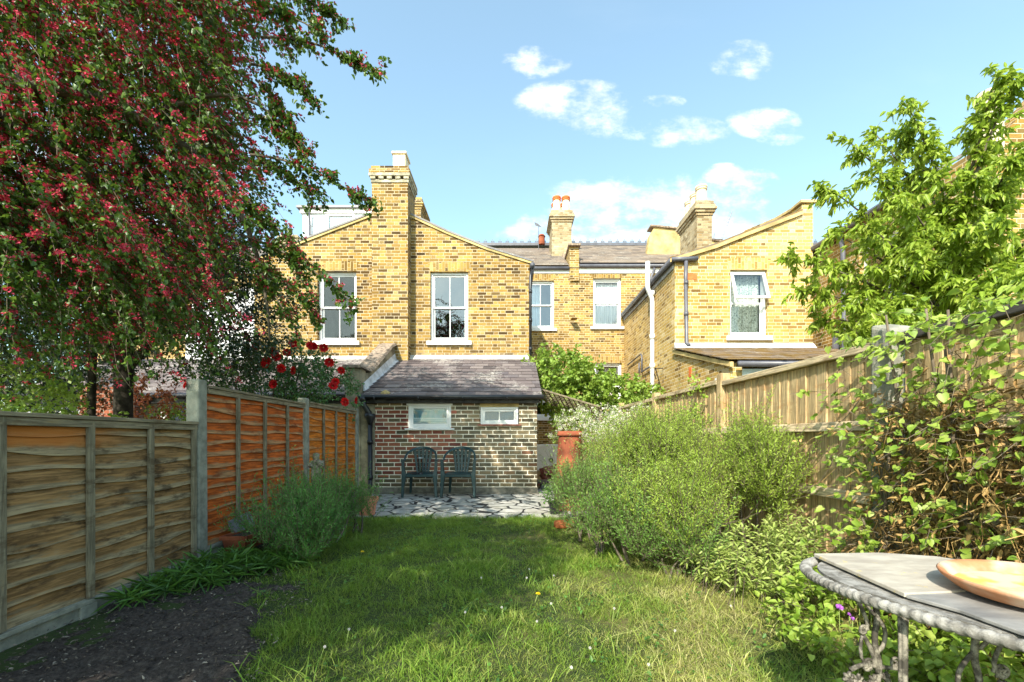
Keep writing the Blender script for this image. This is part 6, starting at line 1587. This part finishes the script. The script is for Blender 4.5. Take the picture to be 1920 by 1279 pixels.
# ---- cherry tree at the right
ch_ = thing('cherry_tree', 'sunlit cherry tree with long drooping leaves rising behind the right fence', 'tree', (5.0, 4.7, 0))
m = MB(); m.tube(path((5.1, 4.7, 0), (4.95, 4.7, 2.6), (.08, 0, 0)), list(np.linspace(.12, .09, 8)), 10)
fork = np.array((4.95, 4.7, 2.5)); tw = []
tips = [(1590, 265, 4.6, 2.3), (1545, 350, 4.7, 2.1), (1475, 485, 4.5, 1.9), (1495, 545, 4.6, 1.6), (1700, 195, 4.4, 2.6), (1700, 245, 4.6, 2.4), (1872, 130, 4.3, 2.9), (1845, 190, 4.5, 2.7), (1905, 150, 4.2, 2.8), (1640, 330, 4.5, 2.2),
        (1560, 440, 4.6, 1.9), (1620, 420, 4.2, 2.0), (1700, 380, 4.2, 2.2), (1760, 330, 4.2, 2.4), (1830, 330, 4.1, 2.4), (1900, 300, 4.0, 2.4), (1640, 500, 4.3, 1.8), (1720, 470, 4.0, 1.9), (1800, 430, 3.9, 2.1), (1880, 420, 3.7, 2.1),
        (1560, 500, 4.8, 1.7), (1600, 570, 4.4, 1.6), (1690, 570, 4.2, 1.6), (1780, 540, 4.0, 1.8), (1870, 520, 3.7, 1.9), (1950, 250, 4.3, 2.4), (1960, 430, 3.8, 2.0), (1640, 590, 4.0, 1.5), (1740, 600, 3.6, 1.5), (1840, 570, 3.4, 1.6), (1930, 520, 3.4, 1.7), (1640, 250, 4.9, 2.3), (1760, 400, 4.4, 2.1), (1830, 480, 4.2, 1.9), (1730, 520, 4.5, 1.8), (1880, 350, 4.3, 2.3), (1690, 440, 4.6, 2.0), (1900, 600, 3.3, 1.6), (1530, 600, 4.8, 1.5), (1600, 625, 4.3, 1.4), (1660, 630, 3.8, 1.4)]
for i, (px, py, Y, zz) in enumerate(tips):
    tip = up_(px, py, Y); s_ = fork + np.array([0, 0, zz - 2.3]) + np.array([rnd.uniform(-.1, .1), rnd.uniform(-.1, .1), 0]); s_[2] = max(1.8, min(s_[2], 3.4))
    pth = path(s_, tip, (0, 0, .12 + .1 * rnd.random()), 12); m.tube(pth, list(np.linspace(.022, .004, 12)), 6)
    nt = 33; t = rng.uniform(.33, 1, nt) ** .75; Bq = along(pth, t); Dq = unit(tip - s_) * .6 + rng.normal(size=(nt, 3)) * .5 + np.array([0, 0, -.1])
    tw.append(curve_pts(Bq, Dq, rng.uniform(.12, .30, nt) * np.where(t > .85, .7, 1), .2, 5))
m.build('trunk', M['bark'], ch_, smooth=True)
T5 = np.concatenate(tw)
foliage(ch_, T5, None, 14, .078, .033, 'cherry', spread=.55, jitter=.008, twig_r=.003, dirpull=(0, 0, -.45), up=.5, droop=.25)

# ---- tree behind the viewer that shades the lawn
bt = thing('garden_tree', 'leafy tree behind the viewer whose crown shades the lawn and outhouse', 'tree', (-4.3, -2.8, 0))
m = MB(); m.tube(path((-4.3, -2.8, 0), (-4.0, -2.6, 3.0)), .14, 10)
for q in ((-2.9, -1.4, 4.2), (-4.2, -1.0, 4.4), (-3.0, -3.0, 4.6), (-2.4, -.2, 4.0)): m.tube(path((-4.0, -2.6, 2.9), q, (0, 0, .3)), list(np.linspace(.07, .02, 8)), 8)
m.build('trunk', M['bark'], bt, smooth=True)
BTL = [(-2.9, -1.1, 4.1, 1.1, 1.2, .7), (-3.6, -1.8, 4.7, 1.4, 1.3, .8), (-2.3, -.1, 4.0, .9, .8, .5), (-3.3, 0, 4.3, .9, .7, .5), (-4.0, -2.8, 3.9, 1.2, 1.2, .8)]
B, d, r = inside_lumps(1500, BTL, .3); n = len(B)
foliage(bt, curve_pts(B, d + rng.normal(size=(n, 3)) * .5, rng.uniform(.2, .45, n), .2, 4), None, 14, .085, .065, 'haw2', simple=True, jitter=.05)

# ivy sprigs on the far right fence
shrub('ivy', 'small ivy clump climbing the pale fence behind the rosemary', 'ivy', [(2.17, 5.05, 1.45, .05, .12, .22), (2.15, 5.0, 1.25, .05, .1, .2)], 60, 0, .05, .04, 'vine', m_=7, simple=False)
shrub('pot_plant', 'seedling in the small dark blue pot', 'plant', [(.565, 5.75, .27, .11, .08, .08)], 40, 0, .035, .025, 'weed', m_=8, tl=(.04, .1))
shrub('pot_plant', 'wispy dark plant growing in the round terracotta coloured pot', 'plant', [(-1.97, 5.72, .36, .13, .08, .14)], 26, 0, .03, .02, 'weed', m_=7, tl=(.05, .14))
